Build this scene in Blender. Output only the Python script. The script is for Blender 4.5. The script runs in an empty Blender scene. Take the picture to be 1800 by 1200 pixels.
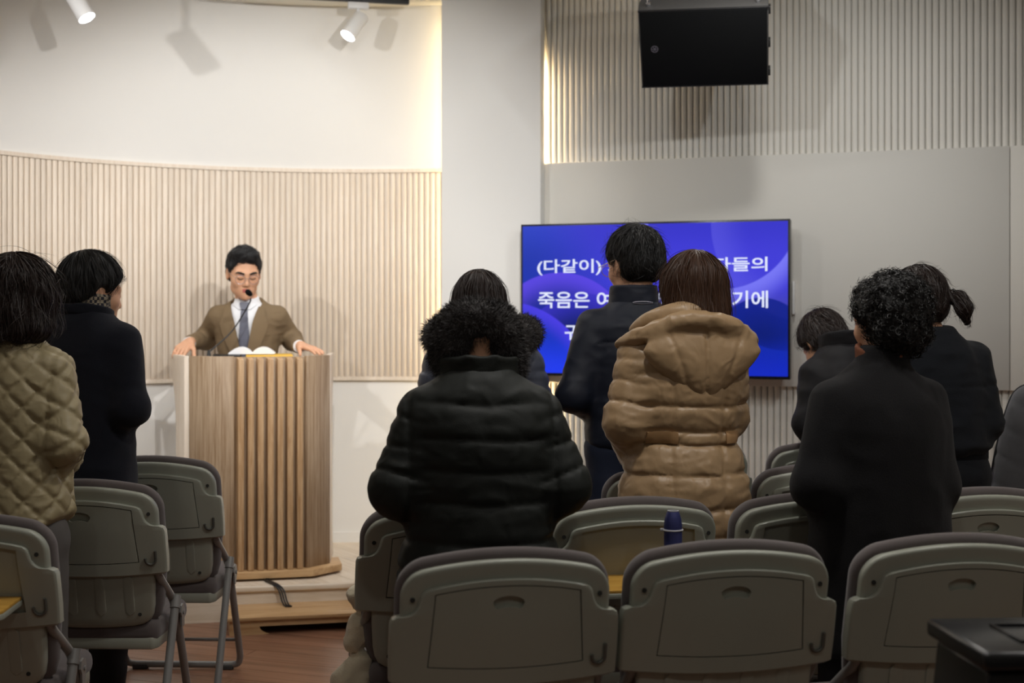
import bpy, bmesh, math, random
import numpy as np
from mathutils import Vector, Matrix, Euler

random.seed(7); RNG = np.random.default_rng(11)
scene = bpy.context.scene
COL = scene.collection
R = math.radians
F, HZ, CH = 2500.0, 545.0, 1.42          # focal length in pixels (of 1800), horizon row, lens height

# ------------------------------------------------------------------ camera, world, exposure
cam_d = bpy.data.cameras.new('camera'); cam = bpy.data.objects.new('camera', cam_d); COL.objects.link(cam)
cam.location = (0, 0, CH); cam.rotation_euler = (R(90), 0, 0)
cam_d.sensor_width = 36.0; cam_d.lens = 36.0 * F / 1800.0
cam_d.shift_y = -(600 - HZ) / 1800.0
cam_d.clip_start = 0.05
cam_d.dof.use_dof = True; cam_d.dof.focus_distance = 4.5; cam_d.dof.aperture_fstop = 3.2
scene.camera = cam
w = bpy.data.worlds.new('world'); scene.world = w; w.use_nodes = True
w.node_tree.nodes['Background'].inputs[0].default_value = (0.5, 0.5, 0.52, 1)
w.node_tree.nodes['Background'].inputs[1].default_value = 0.02
vs = scene.view_settings
vs.view_transform = 'Standard'; vs.look = 'None'; vs.gamma = 1.0; vs.exposure = 0.0; vs.use_curve_mapping = False

def at(px, py, Y):
    return Vector(((px - 900) / F * Y, Y, CH - (py - HZ) / F * Y))

# lamps: (x, y, z), aim point, watts, colour, cone degrees, blend, radius ; their housings are built further down
WARM, NEUT, COOL = (1.0, 0.86, 0.68), (1.0, 0.98, 0.95), (0.93, 0.97, 1.0)
CEIL = 3.07
SPOTS = [  # the two heads seen on the stage tracks, then the ones on the track over the front row
    dict(p=at(612, 62, 7.46), t=(-1.9, 6.6, 1.1), w=16, c=COOL, a=75, b=0.8, r=0.035),
    dict(p=at(152, 30, 6.50), t=(-0.95, 6.25, 1.15), w=16, c=COOL, a=75, b=0.8, r=0.035),
    dict(p=Vector((0.25, 4.45, 2.88)), t=(-0.95, 7.6, 1.7), w=125, c=NEUT, a=58, b=0.7, r=0.03),
    dict(p=Vector((-2.55, 4.55, 2.88)), t=(-1.15, 7.6, 1.45), w=108, c=NEUT, a=66, b=0.6, r=0.03),
    dict(p=Vector((-0.55, 4.35, 2.88)), t=(-1.55, 7.3, 1.35), w=120, c=NEUT, a=66, b=0.6, r=0.03),
    dict(p=Vector((1.85, 4.2, 2.92)), t=(0.7, 7.2, 1.8), w=40, c=COOL, a=85, b=0.9, r=0.03),
    dict(p=Vector((0.0, 4.7, 2.88)), t=(1.4, 7.0, 1.9), w=24, c=COOL, a=80, b=0.9, r=0.03),
]
for i, s in enumerate(SPOTS):
    l = bpy.data.lights.new('spot_lamp', 'SPOT'); l.energy = s['w']; l.color = s['c']
    l.spot_size = R(s['a']); l.spot_blend = s['b']; l.shadow_soft_size = s['r']
    o = bpy.data.objects.new('spot_lamp', l); COL.objects.link(o)
    d = (Vector(s['t']) - s['p']).normalized(); s['d'] = d
    o.location = s['p'] + d * 0.02; o.rotation_euler = d.to_track_quat('-Z', 'Y').to_euler()
# dim recessed downlights over the seats (their trims are built further down)
DOWN = [(-1.5, 3.6, 4), (0.3, 3.6, 16), (1.7, 3.4, 16), (-1.7, 1.0, 5), (0.2, 1.0, 7), (2.0, 1.0, 7),
        (-0.7, 5.7, 8), (1.1, 5.72, 11)]
for x, y, e in DOWN:
    l = bpy.data.lights.new('down_lamp', 'AREA'); l.shape = 'DISK'; l.size = 0.16; l.energy = e; l.color = (1.0, 0.975, 0.93)
    o = bpy.data.objects.new('down_lamp', l); COL.objects.link(o); o.location = (x, y, CEIL - 0.006)

# ------------------------------------------------------------------ helpers
def tag(o, label=None, cat=None, group=None, kind=None):
    if label: o['label'] = label
    if cat: o['category'] = cat
    if group: o['group'] = group
    if kind: o['kind'] = kind
    return o

def empty(name, loc=(0, 0, 0), rz=0.0):
    o = bpy.data.objects.new(name, None); COL.objects.link(o)
    o.empty_display_size = 0.1; o.location = loc; o.rotation_euler = (0, 0, rz); return o

def obj(name, me, mat=None, parent=None, loc=None, rot=None):
    o = bpy.data.objects.new(name, me); COL.objects.link(o)
    if mat is not None and not me.materials: me.materials.append(mat)
    if parent: o.parent = parent
    if loc is not None: o.location = loc
    if rot is not None: o.rotation_euler = rot
    return o

def copy_tree(o, parent=None):
    c = o.copy(); COL.objects.link(c)
    if parent is not None: c.parent = parent
    for ch in list(o.children): copy_tree(ch, c)
    return c

def mesh_np(name, V, Q, smooth=True, tris=None):
    me = bpy.data.meshes.new(name)
    V = np.asarray(V, np.float32)
    me.vertices.add(len(V)); me.vertices.foreach_set('co', V.ravel())
    Q = np.asarray(Q, np.int32); k = Q.shape[1]
    me.loops.add(Q.size); me.loops.foreach_set('vertex_index', Q.ravel())
    me.polygons.add(len(Q)); me.polygons.foreach_set('loop_start', np.arange(0, Q.size, k, dtype=np.int32))
    me.update(calc_edges=True)
    me.polygons.foreach_set('use_smooth', np.full(len(Q), smooth))
    me.update(); return me

def from_bm(bm, name, smooth=False):
    me = bpy.data.meshes.new(name); bm.to_mesh(me); bm.free()
    if smooth: me.shade_smooth()
    return me

def shade_auto(me, deg=35):
    me.shade_smooth()
    bm = bmesh.new(); bm.from_mesh(me)
    for e in bm.edges:
        e.smooth = not (len(e.link_faces) == 2 and e.calc_face_angle(0) > R(deg))
    bm.to_mesh(me); bm.free(); return me

def box_me(name, x0, x1, y0, y1, z0, z1, bev=0.0, seg=2):
    bm = bmesh.new(); bmesh.ops.create_cube(bm, size=1)
    for v in bm.verts:
        v.co = Vector(((x0 + x1) / 2 + v.co.x * (x1 - x0), (y0 + y1) / 2 + v.co.y * (y1 - y0), (z0 + z1) / 2 + v.co.z * (z1 - z0)))
    if bev: bmesh.ops.bevel(bm, geom=bm.edges[:], offset=bev, segments=seg, profile=0.5, affect='EDGES')
    me = from_bm(bm, name)
    if bev: shade_auto(me, 50)
    return me

def prism_me(name, pts, z0, z1, bev=0.0, axis='z'):
    """extrude a 2D outline; axis z: pts are (x,y); axis y: pts are (x,z) and z0..z1 runs along y"""
    bm = bmesh.new()
    f = (lambda p, t: Vector((p[0], p[1], t))) if axis == 'z' else (lambda p, t: Vector((p[0], t, p[1])))
    a = [bm.verts.new(f(p, z0)) for p in pts]; b = [bm.verts.new(f(p, z1)) for p in pts]
    n = len(pts)
    bm.faces.new(a); bm.faces.new(b[::-1])
    for i in range(n): bm.faces.new((a[i], b[i], b[(i + 1) % n], a[(i + 1) % n]))
    bmesh.ops.recalc_face_normals(bm, faces=bm.faces[:])
    if bev: bmesh.ops.bevel(bm, geom=bm.edges[:], offset=bev, segments=2, profile=0.5, affect='EDGES', clamp_overlap=True)
    me = from_bm(bm, name)
    if bev: shade_auto(me, 40)
    return me

def tube_me(name, pts, r, sides=10, round_corners=0.0, caps=True):
    pts = [Vector(p) for p in pts]
    if round_corners:
        q = [pts[0]]
        for i in range(1, len(pts) - 1):
            a, b, c = pts[i - 1], pts[i], pts[i + 1]
            ra = min(round_corners, (b - a).length * 0.45, (c - b).length * 0.45)
            p0, p2 = b + (a - b).normalized() * ra, b + (c - b).normalized() * ra
            for k in range(7):
                t = k / 6; q.append(p0 * (1 - t) ** 2 + b * 2 * t * (1 - t) + p2 * t * t)
        q.append(pts[-1]); pts = q
    rs = r if isinstance(r, (list, tuple)) else [r] * len(pts)
    V, Q = [], []
    up = Vector((0, 0, 1)); prev = None
    for i, p in enumerate(pts):
        t = (pts[min(i + 1, len(pts) - 1)] - pts[max(i - 1, 0)]).normalized()
        if prev is None:
            u = t.cross(up if abs(t.z) < 0.9 else Vector((1, 0, 0))).normalized()
        else:
            u = (prev - t * prev.dot(t)).normalized()
        prev = u; v = t.cross(u)
        for k in range(sides):
            an = 2 * math.pi * k / sides
            V.append(p + (u * math.cos(an) + v * math.sin(an)) * rs[i])
    for i in range(len(pts) - 1):
        for k in range(sides):
            a = i * sides + k; b = i * sides + (k + 1) % sides
            Q.append((a, b, b + sides, a + sides))
    bm = bmesh.new(); vs_ = [bm.verts.new(v) for v in V]
    for q in Q: bm.faces.new([vs_[k] for k in q])
    if caps:
        bm.faces.new(vs_[:sides][::-1]); bm.faces.new(vs_[-sides:])
    bmesh.ops.recalc_face_normals(bm, faces=bm.faces[:])
    return shade_auto(from_bm(bm, name), 50)

def lathe_me(name, prof, n=24):
    """prof: list of (r, z)"""
    bm = bmesh.new(); rings = []
    for r, z in prof:
        rings.append([bm.verts.new((r * math.cos(2 * math.pi * k / n), r * math.sin(2 * math.pi * k / n), z)) for k in range(n)])
    for a, b in zip(rings, rings[1:]):
        for k in range(n): bm.faces.new((a[k], a[(k + 1) % n], b[(k + 1) % n], b[k]))
    bm.faces.new(rings[0][::-1]); bm.faces.new(rings[-1])
    bmesh.ops.recalc_face_normals(bm, faces=bm.faces[:])
    return shade_auto(from_bm(bm, name), 40)

def boolean_diff(o, cutters):
    for c in cutters:
        m = o.modifiers.new('b', 'BOOLEAN'); m.operation = 'DIFFERENCE'; m.object = c; m.solver = 'EXACT'
    dg = bpy.context.evaluated_depsgraph_get(); dg.update()
    me = bpy.data.meshes.new_from_object(o.evaluated_get(dg))
    o.modifiers.clear(); old = o.data; o.data = me
    for c in cutters: bpy.data.objects.remove(c)
    return shade_auto(me, 35)

# ------------------------------------------------------------------ materials
def new_mat(name):
    m = bpy.data.materials.new(name); m.use_nodes = True
    nt = m.node_tree; return m, nt, nt.nodes['Principled BSDF']

def srgb(r, g, b):
    f = lambda c: (c / 255 / 12.92) if c / 255 <= 0.04045 else ((c / 255 + 0.055) / 1.055) ** 2.4
    return (f(r), f(g), f(b), 1.0)

def mat(name, col, rough=0.6, bump=0.0, scale=200.0, var=0.0, vscale=8.0, metal=0.0, spec=0.5, sheen=0.0, emit=None, estr=0.0, stretch=(1, 1, 1), coat=0.0, dist=0.002, crease=0.0, cscale=28.0, cdist=0.012):
    m, nt, p = new_mat(name)
    c = col if len(col) == 4 else (*col, 1)
    p.inputs['Base Color'].default_value = c; p.inputs['Roughness'].default_value = rough
    p.inputs['Metallic'].default_value = metal; p.inputs['Specular IOR Level'].default_value = spec
    if sheen: p.inputs['Sheen Weight'].default_value = sheen; p.inputs['Sheen Roughness'].default_value = 0.6
    if coat: p.inputs['Coat Weight'].default_value = coat
    if emit: p.inputs['Emission Color'].default_value = (*emit[:3], 1); p.inputs['Emission Strength'].default_value = estr
    if bump or var or crease:
        tc = nt.nodes.new('ShaderNodeTexCoord'); mp = nt.nodes.new('ShaderNodeMapping')
        mp.inputs['Scale'].default_value = stretch; nt.links.new(tc.outputs['Object'], mp.inputs[0])
    if bump:
        n = nt.nodes.new('ShaderNodeTexNoise'); n.inputs['Scale'].default_value = scale; n.inputs['Detail'].default_value = 3
        b = nt.nodes.new('ShaderNodeBump'); b.inputs['Strength'].default_value = bump; b.inputs['Distance'].default_value = dist
        nt.links.new(mp.outputs[0], n.inputs[0]); nt.links.new(n.outputs[0], b.inputs['Height']); nt.links.new(b.outputs[0], p.inputs['Normal'])
        if crease:   # soft crumples of the cloth
            nc = nt.nodes.new('ShaderNodeTexNoise'); nc.noise_type = 'RIDGED_MULTIFRACTAL'; nc.inputs['Scale'].default_value = cscale; nc.inputs['Detail'].default_value = 2; nc.inputs['Distortion'].default_value = 0.8
            bc = nt.nodes.new('ShaderNodeBump'); bc.inputs['Strength'].default_value = crease; bc.inputs['Distance'].default_value = cdist
            nt.links.new(mp.outputs[0], nc.inputs[0]); nt.links.new(nc.outputs[0], bc.inputs['Height']); nt.links.new(bc.outputs[0], b.inputs['Normal'])
    if var:
        n = nt.nodes.new('ShaderNodeTexNoise'); n.inputs['Scale'].default_value = vscale; n.inputs['Detail'].default_value = 4
        r = nt.nodes.new('ShaderNodeMapRange'); r.inputs[3].default_value = 1 - var; r.inputs[4].default_value = 1 + var
        x = nt.nodes.new('ShaderNodeMix'); x.data_type = 'RGBA'; x.blend_type = 'MULTIPLY'; x.inputs[0].default_value = 1
        x.inputs[6].default_value = c
        nt.links.new(mp.outputs[0], n.inputs[0]); nt.links.new(n.outputs[0], r.inputs[0]); nt.links.new(r.outputs[0], x.inputs[7])
        nt.links.new(x.outputs[2], p.inputs['Base Color'])
    return m

def wood(name, c1, c2, rough=0.45, grain=(1, 1, 12), axis_scale=6.0, rnd=0.25, bump=0.15, coat=0.0, spec=0.4):
    """procedural wood: noise stretched along one object axis (the smallest number in grain), hue shifted per object"""
    m, nt, p = new_mat(name); N = nt.nodes; L = nt.links
    tc = N.new('ShaderNodeTexCoord'); oi = N.new('ShaderNodeObjectInfo'); mp = N.new('ShaderNodeMapping')
    mp.inputs['Scale'].default_value = grain
    ad = N.new('ShaderNodeVectorMath'); ad.operation = 'ADD'
    mu = N.new('ShaderNodeVectorMath'); mu.operation = 'SCALE'; mu.inputs[0].default_value = (37, 91, 53)
    L.new(oi.outputs['Random'], mu.inputs['Scale']); L.new(tc.outputs['Object'], mp.inputs[0])
    L.new(mp.outputs[0], ad.inputs[0]); L.new(mu.outputs[0], ad.inputs[1])
    n1 = N.new('ShaderNodeTexNoise'); n1.inputs['Scale'].default_value = axis_scale; n1.inputs['Detail'].default_value = 6; n1.inputs['Distortion'].default_value = 0.6
    n2 = N.new('ShaderNodeTexNoise'); n2.inputs['Scale'].default_value = axis_scale * 7; n2.inputs['Detail'].default_value = 3
    L.new(ad.outputs[0], n1.inputs[0]); L.new(ad.outputs[0], n2.inputs[0])
    a = N.new('ShaderNodeMath'); a.operation = 'MULTIPLY_ADD'; a.inputs[1].default_value = 0.35
    L.new(n2.outputs[0], a.inputs[0]); L.new(n1.outputs[0], a.inputs[2])
    mr = N.new('ShaderNodeMapRange'); mr.inputs[1].default_value = 0.45; mr.inputs[2].default_value = 0.92
    L.new(a.outputs[0], mr.inputs[0])
    mx = N.new('ShaderNodeMix'); mx.data_type = 'RGBA'; mx.inputs[6].default_value = c1; mx.inputs[7].default_value = c2
    L.new(mr.outputs[0], mx.inputs[0])
    rr = N.new('ShaderNodeMapRange'); rr.inputs[3].default_value = 1 - rnd; rr.inputs[4].default_value = 1 + rnd
    L.new(oi.outputs['Random'], rr.inputs[0])
    m2 = N.new('ShaderNodeMix'); m2.data_type = 'RGBA'; m2.blend_type = 'MULTIPLY'; m2.inputs[0].default_value = 1
    L.new(mx.outputs[2], m2.inputs[6]); L.new(rr.outputs[0], m2.inputs[7]); L.new(m2.outputs[2], p.inputs['Base Color'])
    b = N.new('ShaderNodeBump'); b.inputs['Strength'].default_value = bump; b.inputs['Distance'].default_value = 0.001
    L.new(n2.outputs[0], b.inputs['Height']); L.new(b.outputs[0], p.inputs['Normal'])
    p.inputs['Roughness'].default_value = rough; p.inputs['Specular IOR Level'].default_value = spec
    if coat: p.inputs['Coat Weight'].default_value = coat; p.inputs['Coat Roughness'].default_value = 0.25
    return m

M = {}
M['white_wall'] = mat('white_wall', (0.80, 0.785, 0.755), 0.75, 0.08, 90, 0.015, 3)
M['column'] = mat('column', (0.76, 0.755, 0.735), 0.7, 0.06, 90)
M['panel'] = mat('panel', (0.70, 0.68, 0.63), 0.7, 0.05, 120, 0.02, 2)
M['white_slat'] = mat('white_slat', (0.74, 0.715, 0.655), 0.6, 0.04, 120)
M['ceiling'] = mat('ceiling', (0.80, 0.77, 0.68), 0.8, 0.05, 60)
M['dark_wall'] = mat('dark_wall', (0.42, 0.40, 0.37), 0.8, 0.05, 60)
M['maple'] = wood('maple', srgb(234, 222, 207), srgb(219, 203, 184), 0.5, (14, 14, 0.9), 5, 0.05, 0.08)
M['walnut'] = wood('walnut', srgb(178, 156, 130), srgb(126, 98, 68), 0.5, (22, 22, 0.7), 4, 0.04, 0.12)
M['fin_wood'] = wood('fin_wood', srgb(200, 168, 130), srgb(158, 120, 80), 0.45, (16, 16, 1.0), 5, 0.06, 0.1)
M['stage'] = wood('stage', srgb(224, 211, 194), srgb(202, 185, 162), 0.4, (0.8, 12, 12), 4, 0.05, 0.08)
M['step'] = wood('step', srgb(208, 174, 130), srgb(172, 132, 88), 0.45, (1.0, 12, 12), 4, 0.03, 0.1)
M['floor'] = wood('floor', srgb(156, 114, 90), srgb(116, 80, 60), 0.33, (0.8, 14, 14), 3, 0.14, 0.1, coat=0.15)
M['under'] = mat('under', (0.03, 0.02, 0.015), 0.8)
M['black_plastic'] = mat('black_plastic', (0.012, 0.012, 0.013), 0.45, 0.1, 400)
M['black_gloss'] = mat('black_gloss', (0.012, 0.012, 0.013), 0.25, 0.05, 300)
M['grille'] = mat('grille', (0.0035, 0.0038, 0.0042), 0.85, 0.3, 900, spec=0.15)
M['speaker_box'] = mat('speaker_box', (0.06, 0.058, 0.056), 0.6, 0.4, 350)
M['chrome'] = mat('chrome', (0.75, 0.75, 0.77), 0.25, metal=1.0)
M['badge'] = mat('badge', (0.22, 0.21, 0.25), 0.35, metal=0.6)
M['white_paint'] = mat('white_paint', (0.82, 0.82, 0.82), 0.35)
M['shell'] = mat('shell', (0.315, 0.325, 0.27), 0.36, 0.12, 500, 0.03, 6, spec=0.5)
M['cushion'] = mat('cushion', (0.085, 0.066, 0.063), 0.85, 0.35, 900, 0.06, 20, sheen=0.25)
M['tube'] = mat('tube', (0.24, 0.235, 0.225), 0.35, spec=0.6)
M['hole'] = mat('hole', (0.025, 0.025, 0.022), 0.9)
M['desk_top'] = wood('desk_top', srgb(205, 160, 75), srgb(180, 132, 55), 0.4, (1.0, 14, 14), 4, 0.02, 0.05)
M['rubber'] = mat('rubber', (0.06, 0.06, 0.06), 0.8)
M['skin'] = mat('skin', srgb(214, 164, 132), 0.5, 0.1, 300, 0.05, 25, spec=0.35)
M['skin'].node_tree.nodes['Principled BSDF'].inputs['Subsurface Weight'].default_value = 0.12
M['skin'].node_tree.nodes['Principled BSDF'].inputs['Subsurface Radius'].default_value = (0.01, 0.004, 0.002)
M['lip'] = mat('lip', srgb(180, 98, 92), 0.4)
M['hair_black'] = mat('hair_black', (0.009, 0.008, 0.0075), 0.5, spec=0.45)
M['hair_brown'] = mat('hair_brown', (0.020, 0.010, 0.007), 0.5, spec=0.45)
M['hair_auburn'] = mat('hair_auburn', (0.058, 0.024, 0.011), 0.5, spec=0.45)
M['hair_grey'] = mat('hair_grey', (0.022, 0.021, 0.022), 0.5, spec=0.45)
M['fur'] = mat('fur', (0.014, 0.009, 0.008), 0.6, spec=0.3, sheen=0.2)
# ------------------------------------------------------------------ implicit surfaces (for bodies, clothes, cushions)
def _v(a): return np.asarray(a, np.float32)
def sph(P, c, r): return np.sqrt(((P - _v(c)) ** 2).sum(1)) - r
def ell(P, c, r):
    q = P - _v(c); r = _v(r)
    k0 = np.sqrt(((q / r) ** 2).sum(1)); k1 = np.sqrt(((q / (r * r)) ** 2).sum(1)) + 1e-9
    return k0 * (k0 - 1) / k1
def cap(P, a, b, ra, rb=None):
    rb = ra if rb is None else rb
    a, b = _v(a), _v(b); pa = P - a; ba = b - a
    t = np.clip(pa @ ba / max(float(ba @ ba), 1e-9), 0, 1)
    return np.sqrt(((pa - t[:, None] * ba) ** 2).sum(1)) - (ra + (rb - ra) * t)
def rbox(P, c, hs, r):
    q = np.abs(P - _v(c)) - (_v(hs) - r)
    return np.sqrt((np.maximum(q, 0) ** 2).sum(1)) + np.minimum(q.max(1), 0) - r
def smin(a, b, k):
    h = np.maximum(k - np.abs(a - b), 0) / k
    return np.minimum(a, b) - h * h * k * 0.25
def smax(a, b, k): return -smin(-a, -b, k)

def dense(rows, n=160):
    """rows (z, a, b, cy[, cx]) -> smooth dense table over z"""
    rows = sorted([tuple(r) + (0.0,) * (5 - len(r)) for r in rows])
    A = np.array(rows, np.float64); z = A[:, 0]; zz = np.linspace(z[0], z[-1], n)
    out = [zz]
    for c in range(1, 5):
        y = A[:, c]; d = np.diff(y) / np.diff(z); m = np.zeros_like(y)
        m[1:-1] = np.where(d[:-1] * d[1:] > 0, 2 * d[:-1] * d[1:] / (d[:-1] + d[1:] + 1e-12), 0); m[0] = d[0]; m[-1] = d[-1]
        i = np.clip(np.searchsorted(z, zz) - 1, 0, len(z) - 2); h = z[i + 1] - z[i]; t = (zz - z[i]) / h
        out.append((1 + 2 * t) * (1 - t) ** 2 * y[i] + t * (1 - t) ** 2 * h * m[i] + t * t * (3 - 2 * t) * y[i + 1] + t * t * (t - 1) * h * m[i + 1])
    return [np.asarray(o, np.float32) for o in out]

def torso(P, T, e=2.3, rnd=0.02):
    zz, a, b, cy, cx = T; z = P[:, 2]
    A = np.interp(z, zz, a).astype(np.float32); B = np.interp(z, zz, b).astype(np.float32)
    x = np.abs(P[:, 0] - np.interp(z, zz, cx).astype(np.float32)) / A; y = np.abs(P[:, 1] - np.interp(z, zz, cy).astype(np.float32)) / B
    d = ((x ** e + y ** e) ** (1 / e) - 1) * np.minimum(A, B)
    return smax(smax(d, z - zz[-1], rnd), zz[0] - z, rnd)

def chain(P, pts, k=0.03):
    """pts: list of (xyz, r): joined capsules, returns distance and running length 0..n"""
    d = None; s = None
    for i, ((a, ra), (b, rb)) in enumerate(zip(pts, pts[1:])):
        a_, b_ = _v(a), _v(b); ba = b_ - a_; t = np.clip((P - a_) @ ba / float(ba @ ba), 0, 1)
        di = np.sqrt(((P - a_ - t[:, None] * ba) ** 2).sum(1)) - (ra + (rb - ra) * t)
        if d is None: d, s = di, i + t
        else:
            s = np.where(di < d, i + t, s); d = smin(d, di, k)
    return d, s

def smooth_pts(pts, n=4):
    A = np.array([list(p) + [r] for p, r in pts], float); A = np.vstack([2 * A[0] - A[1], A, 2 * A[-1] - A[-2]]); out = []
    for i in range(1, len(A) - 2):
        for j in range(n):
            t = j / n; p0, p1, p2, p3 = A[i - 1:i + 3]
            out.append(0.5 * (2 * p1 + (p2 - p0) * t + (2 * p0 - 5 * p1 + 4 * p2 - p3) * t * t + (3 * p1 - p0 - 3 * p2 + p3) * t ** 3))
    out.append(A[-2]); return [(tuple(q[:3]), float(q[3])) for q in out]

def puff(t, seams, amp, p=5):
    """bulge between sorted seam positions"""
    se = np.asarray(seams, np.float32); i = np.clip(np.searchsorted(se, t) - 1, 0, len(se) - 2)
    f = np.clip((t - se[i]) / (se[i + 1] - se[i]), 0, 1)
    return amp * (1 - np.abs(2 * f - 1) ** p)

_tab = RNG.random((32, 32, 32)).astype(np.float32)
def vnoise(P, freq):
    q = P * _v(freq) + 100.0; i = np.floor(q).astype(np.int32); f = (q - i).astype(np.float32); f = f * f * (3 - 2 * f); i &= 31
    j = (i + 1) & 31; r = 0
    for dx in (0, 1):
        for dy in (0, 1):
            for dz in (0, 1):
                w_ = (f[:, 0] if dx else 1 - f[:, 0]) * (f[:, 1] if dy else 1 - f[:, 1]) * (f[:, 2] if dz else 1 - f[:, 2])
                r = r + w_ * _tab[(j if dx else i)[:, 0], (j if dy else i)[:, 1], (j if dz else i)[:, 2]]
    return r * 2 - 1

def ridge(P, freq): return 1 - np.abs(vnoise(P, freq)) * 2

def folds(P, amp, f=(9, 9, 20)):
    q = P + 0.02 * np.stack([vnoise(P, 11), vnoise(P + 7, 11), vnoise(P + 3, 11)], 1)
    return amp * (0.65 * ridge(q, f) + 0.35 * ridge(q + 5.3, _v(f) * 2.1))

def sdf_mesh(f, lo, hi, h, name='m', disp=None):
    lo = _v(lo); hi = _v(hi); B = 8
    nb = np.ceil((hi - lo) / (h * B)).astype(int) + 1; n = nb * B
    bi = np.stack(np.meshgrid(*[np.arange(k) for k in nb], indexing='ij'), -1).reshape(-1, 3)
    c = lo + (bi * B + (B - 1) / 2) * h
    d0 = f(c.astype(np.float32))
    rad = h * B * 0.5 * 1.75
    act = np.abs(d0) < rad * 1.5 + 0.02
    vol = np.empty(n, np.float32)
    v6 = vol.reshape(nb[0], B, nb[1], B, nb[2], B)
    v6[:] = np.where(d0 < 0, -9, 9).astype(np.float32).reshape(nb[0], 1, nb[1], 1, nb[2], 1)
    g = np.stack(np.meshgrid(*[np.arange(B)] * 3, indexing='ij'), -1).reshape(-1, 3).astype(np.float32) * h
    ab = bi[act]; org = (lo + ab * B * h).astype(np.float32)
    STEP = 160
    for s in range(0, len(ab), STEP):
        o_ = org[s:s + STEP]; P = (o_[:, None] + g[None]).reshape(-1, 3)
        d = f(P).reshape(-1, B, B, B); q = ab[s:s + STEP]
        v6[q[:, 0], :, q[:, 1], :, q[:, 2], :] = d
    S = vol < 0
    cnt = np.zeros(n - 1, np.int8)
    for dx in (0, 1):
        for dy in (0, 1):
            for dz in (0, 1):
                cnt += S[dx:n[0] - 1 + dx, dy:n[1] - 1 + dy, dz:n[2] - 1 + dz]
    ci = np.argwhere((cnt > 0) & (cnt < 8)); K = len(ci)
    corners = np.array([(x, y, z) for x in (0, 1) for y in (0, 1) for z in (0, 1)])
    val = np.stack([vol[ci[:, 0] + k[0], ci[:, 1] + k[1], ci[:, 2] + k[2]] for k in corners], 1)
    acc = np.zeros((K, 3), np.float32); num = np.zeros(K, np.float32)
    for i in range(8):
        for j in range(i + 1, 8):
            if np.abs(corners[i] - corners[j]).sum() != 1: continue
            a, b = val[:, i], val[:, j]; m = (a < 0) != (b < 0)
            t = np.where(m, a / np.where(m, a - b, 1), 0); p = corners[i] + t[:, None] * (corners[j] - corners[i])
            acc += np.where(m[:, None], p, 0); num += m
    V = lo + (ci + acc / num[:, None]) * h
    idx = np.full(n - 1, -1, np.int32); idx[ci[:, 0], ci[:, 1], ci[:, 2]] = np.arange(K)
    Q = []
    for ax in range(3):
        u, v = (ax + 1) % 3, (ax + 2) % 3
        sl0 = [slice(0, n[k] - 1) if k == ax else slice(1, n[k] - 1) for k in range(3)]
        sl1 = list(sl0); sl1[ax] = slice(1, n[ax])
        a = S[tuple(sl0)]; b = S[tuple(sl1)]
        e = np.argwhere(a != b); s = a[e[:, 0], e[:, 1], e[:, 2]]
        off = np.ones(3, int); off[ax] = 0; e = e + off
        du = np.zeros(3, int); du[u] = 1; dv = np.zeros(3, int); dv[v] = 1
        gi = lambda q: idx[q[:, 0], q[:, 1], q[:, 2]]
        q = np.stack([gi(e - du - dv), gi(e - dv), gi(e), gi(e - du)], 1)
        q[~s] = q[~s][:, ::-1]; Q.append(q)
    Q = np.concatenate(Q); Q = Q[(Q >= 0).all(1)]
    V = V.astype(np.float32)
    if disp is not None:
        N = vnormals(V, Q); V = V + N * disp(V, N)[:, None]
    me = mesh_np(name, V, Q); me['f'] = 1
    return me, V, Q

def vnormals(V, Q):
    fn = np.cross(V[Q[:, 2]] - V[Q[:, 0]], V[Q[:, 3]] - V[Q[:, 1]]); N = np.zeros_like(V)
    for k in range(4): np.add.at(N, Q[:, k], fn)
    return N / (np.linalg.norm(N, axis=1, keepdims=True) + 1e-9)

def grad(f, P, e=0.003):
    g = np.stack([f(P + _v(d)) - f(P - _v(d)) for d in ((e, 0, 0), (0, e, 0), (0, 0, e))], 1)
    return g / (np.linalg.norm(g, axis=1, keepdims=True) + 1e-9)

def sample(V, Q, n, keep=None):
    a = np.linalg.norm(np.cross(V[Q[:, 2]] - V[Q[:, 0]], V[Q[:, 3]] - V[Q[:, 1]]), axis=1)
    i = RNG.choice(len(Q), n, p=a / a.sum()); s, t = RNG.random((2, n, 1)).astype(np.float32)
    q = Q[i]; P = (V[q[:, 0]] * (1 - s) + V[q[:, 1]] * s) * (1 - t) + (V[q[:, 3]] * (1 - s) + V[q[:, 2]] * s) * t
    if keep is not None: P = P[keep(P)]
    return P.astype(np.float32)

def ribbons(paths, width, nrm=None):
    """paths (n, k, 3) -> flat tapering strands; returns V, Q"""
    n, k, _ = paths.shape
    T = np.gradient(paths, axis=1)
    if nrm is None: nrm = RNG.normal(size=(n, 1, 3))
    W = np.cross(T, np.broadcast_to(nrm, paths.shape)); W /= np.linalg.norm(W, axis=2, keepdims=True) + 1e-9
    taper = np.sin(np.linspace(0.35, 0.97, k) * np.pi)[None, :, None] * (np.asarray(width).reshape(-1, 1, 1) / 2)
    V = np.concatenate([paths + W * taper, paths - W * taper], 2).reshape(-1, 3)
    b = (np.arange(n)[:, None] * k + np.arange(k - 1)[None]).reshape(-1) * 2
    return V.astype(np.float32), np.stack([b, b + 1, b + 3, b + 2], 1).astype(np.int32)

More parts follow.
